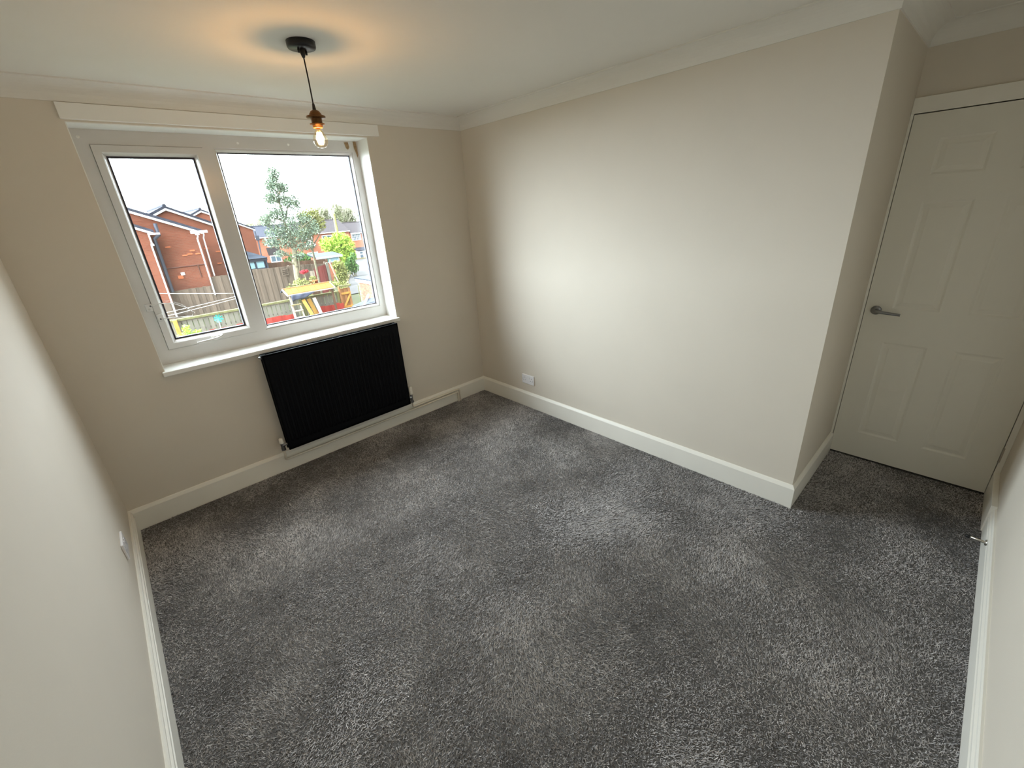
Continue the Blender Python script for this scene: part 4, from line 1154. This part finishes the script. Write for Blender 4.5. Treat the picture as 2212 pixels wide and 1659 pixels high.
child(MB().obox((3.28, 18.57, -1.15), (5.52, 18.57, -1.15), .06, .05), 'ridge_batten', O['gatewood'], wfr)
for x in (3.29, 5.47):
    child(MB().obox((x, 17.97, -1.40), (x, 18.58, -1.18), .04, .09), 'barge_board', O['pale'], wfr)
child(MB().obox((3.29, 17.98, -1.385), (5.45, 17.98, -1.385), .03, .05), 'eaves_batten', O['pale'], wfr)
for x in (3.42, 5.36):
    child(MB().box(x - .04, x + .04, 18.10, 18.18, GZ, -1.38), 'post', O['fence_brown'] if x > 5 else O['pale'], wfr)
fe = MB(); fv = []
nx_, nz_ = 13, 4
for j in range(nz_):
    for i in range(nx_):
        t = i / (nx_ - 1); s = j / (nz_ - 1)
        zlow = -1.67 + .06 * math.sin(t * 5) if t < .45 else -1.64 + (t - .45) * .42
        fv.append((3.40 + 1.06 * t, 17.93 - .02 * math.sin(t * 17 + j) - .03 * s, -1.39 + (zlow + 1.39) * s))
fe.add(fv, [(j * nx_ + i, j * nx_ + i + 1, (j + 1) * nx_ + i + 1, (j + 1) * nx_ + i) for j in range(nz_ - 1) for i in range(nx_ - 1)], True)
fo = child(fe, 'hanging_felt', O['felt'], wfr, 'dark grey felt hanging from the eaves')
fo.modifiers.new('thickness', 'SOLIDIFY').thickness = .012
st = thing('wooden_steps', 'small pale wooden steps standing below the hanging felt', 'steps', (3.6, 17.9, GZ))
for x in (3.36, 3.73):
    child(MB().obox((x, 17.72, GZ), (x - .01, 18.02, -1.82), .045, .08, (0, 1, 0)), 'stringer', O['pale'], st)
for z, y in ((-1.84, 18.02), (-2.11, 17.94), (-2.40, 17.84)):
    child(MB().box(3.32, 3.76, y - .10, y + .04, z - .02, z + .02), 'tread', O['stone'] if z > -1.9 else O['pale'], st)
for i, (x0, x1, w, m, lb) in enumerate(((4.17, 3.91, .15, 'newwood', 'orange timber plank leaning beside the steps'), (4.36, 4.15, .17, 'ply', 'wide yellow plank leaning between orange plank and grey post'), (4.55, 4.40, .15, 'pale', 'grey white post standing at the end of the planks'))):
    p = thing('timber_plank', lb, 'plank', (x0, 17.85, GZ), 'timbers leaning on the frame')
    child(MB().obox((x0, 17.80 + .0 * i, GZ), (x1, 18.03, -1.68), w, .035, (0, 1, 0)), 'plank', O[m], p)

# ---- gate
ga = thing('garden_gate', 'brown board gate with diagonal brace at the end of the front fence', 'gate', (6.25, 18.8, GZ))
boards(ga, 5.98, 6.50, 18.82, GZ + .06, -1.60, .105, O['gatewood'], 71)
child(MB().box(5.98, 6.50, 18.76, 18.80, -1.90, -1.80), 'rail', O['newwood'], ga)
child(MB().box(5.98, 6.50, 18.76, 18.80, -2.58, -2.48), 'rail', O['newwood'], ga)
child(MB().obox((6.04, 18.76, -2.52), (6.47, 18.76, -1.92), .085, .03, (0, 1, 0)), 'diagonal_brace', O['newwood'], ga)
child(MB().box(5.93, 6.0, 18.74, 18.9, GZ, -1.48), 'gate_post', O['gatewood'], ga)
child(MB().box(5.94, 6.56, 18.70, 18.80, -1.52, -1.44), 'lintel_rail', O['moss'], ga)

# ---- garage: brick flank running towards the house, white fascia, flat felt roof; each brick its own piece
gx = thing('garage', 'flat roofed brick garage with white fascia at the window edge', 'garage', (6.0, 15, GZ))
GX = 6.02
child(MB().box(GX, 9.0, 11.6, 16.5, GZ, -1.08), 'core_wall', mat('mortar', rgb(116, 98, 84), 0.95), gx)
child(MB().box(GX - .06, 9.1, 11.5, 16.6, -1.08, -.93), 'fascia', O['white'], gx, 'white fascia board')
child(MB().box(GX - .10, 9.1, 11.5, 16.65, -.93, -.88), 'flat_roof', O['bluegrey'], gx, 'grey felt roof')
bmats = [mat('garage_brick_%d' % i, c, 0.9, var=.12, scale=9) for i, c in enumerate((rgb(124, 70, 50), rgb(112, 60, 42), rgb(134, 80, 58)))]
bme = []
for m in bmats:
    t = MB().cbox(-.006, .006, -.107, .107, -.0325, .0325, .003).build('brick', m); bme.append(t.data); bpy.data.objects.remove(t)
rr = random.Random(5)
for row in range(13):
    z = -1.125 - row * .075
    y = 16.5 - .107 - (.11 if row % 2 else 0)
    while y > 11.9:
        o = bpy.data.objects.new('brick', bme[rr.randrange(3)]); COL.objects.link(o)
        o.parent = gx; o.location = Vector((GX - .006 - rr.uniform(0, .004), y, z)) - Vector(gx.location)
        y -= .225
sc = thing('fence_panel', 'green grey timber panel between gate and garage', 'fence', (6.5, 17.6, GZ))
boards(sc, 6.30, 7.05, 17.3, GZ, -1.30, .12, O['moss'], 72, jitter=.06)
child(MB().box(6.32, 6.44, 17.15, 17.27, GZ, -1.22), 'post', O['fence_front'], sc, 'pale grey post')
ts = thing('ground_sheet', 'blue grey sheet draped over a heap in front of the garage', 'sheet', (4.6, 13, GZ))
tv = []
for j in range(7):
    for i in range(9):
        u, v = i / 8, j / 6
        z = -1.55 + .42 * math.sin(PI * u) * (1 - .5 * v) + .05 * math.sin(7 * u + 3 * v) if 0 < i < 8 and 0 < j < 6 else GZ
        tv.append((3.95 + 1.7 * u, 11.6 + 1.9 * v, z))
sm = MB().add(tv, [(j * 9 + i, j * 9 + i + 1, (j + 1) * 9 + i + 1, (j + 1) * 9 + i) for j in range(6) for i in range(8)], True)
child(sm, 'sheet', O['bluegrey'], ts)
child(MB().obox((4.0, 11.9, -1.42), (5.0, 13.4, -1.20), .07, .05), 'edge_bar', O['white'], ts, 'white edge bar')

# ---- washing lines, pinwheel, fresh plant
for i, (z0, z1, y, lb) in enumerate(((.47, .20, 9.0, 'highest of the three white washing lines'), (.02, .11, 9.0, 'middle white washing line'), (-.06, .055, 9.0, 'lowest of the three white washing lines'))):
    pts = [(-3.6 + 3.53 * t / 16, y + .03 * i, z0 + (z1 - z0) * ((-3.6 + 3.53 * t / 16) + 1.8) / 1.45 - .03 * math.sin(PI * t / 16)) for t in range(17)]
    tag(MB().tube(pts, .0045, 5).build('washing_line', O['line']), lb, 'line', 'washing lines')
lp = thing('line_post', 'thin white post behind the mullion carrying the washing lines', 'post', (-.05, 9.03, GZ))
child(MB().tube([(-.05, 9.03, GZ), (-.05, 9.03, .32)], .022, 8), 'post', O['white'], lp)
child(MB().box(-.075, -.025, 8.97, 9.12, .22, .25).box(-.075, -.025, 8.97, 9.12, .09, .11), 'line_bracket', O['white'], lp)
pw = thing('pinwheel', 'turquoise pinwheel on a stick before the front fence', 'pinwheel', (.15, 16.0, GZ))
child(MB().tube([(.10, 16.0, GZ), (.17, 16.0, -1.5)], .012, 6), 'stick', O['white'], pw)
for k in range(8):
    a = 2 * PI * k / 8
    c = Vector((.17, 15.97, -1.48))
    u = Vector((math.cos(a), 0, math.sin(a))); v = Vector((-math.sin(a), 0, math.cos(a)))
    child(MB().add([c, c + u * .15 + v * .02, c + u * .13 + v * .085 + Vector((0, -.04, 0)), c + v * .03 + u * .03], [(0, 1, 2, 3)]), 'vane', O['turquoise'], pw)
gp = thing('garden_plant', 'fresh lime green plant low behind the opening light', 'plant', (-.95, 15.5, GZ))
child(MB().tube([(-.95, 15.5, GZ), (-.93, 15.5, -1.6)], .015, 6).tube([(-.9, 15.5, GZ), (-.70, 15.5, -1.7)], .012, 6), 'stem', O['bark'], gp)
leaves('foliage', gp, O['leaf_plant'], [(-.92, 15.5, -1.55, .13, .12, .16, 1), (-1.0, 15.5, -1.80, .28, .2, .16, 2), (-.62, 15.5, -1.72, .12, .1, .07, .5), (-.95, 15.5, -2.2, .4, .3, .35, 2)], 420, .055, 29)
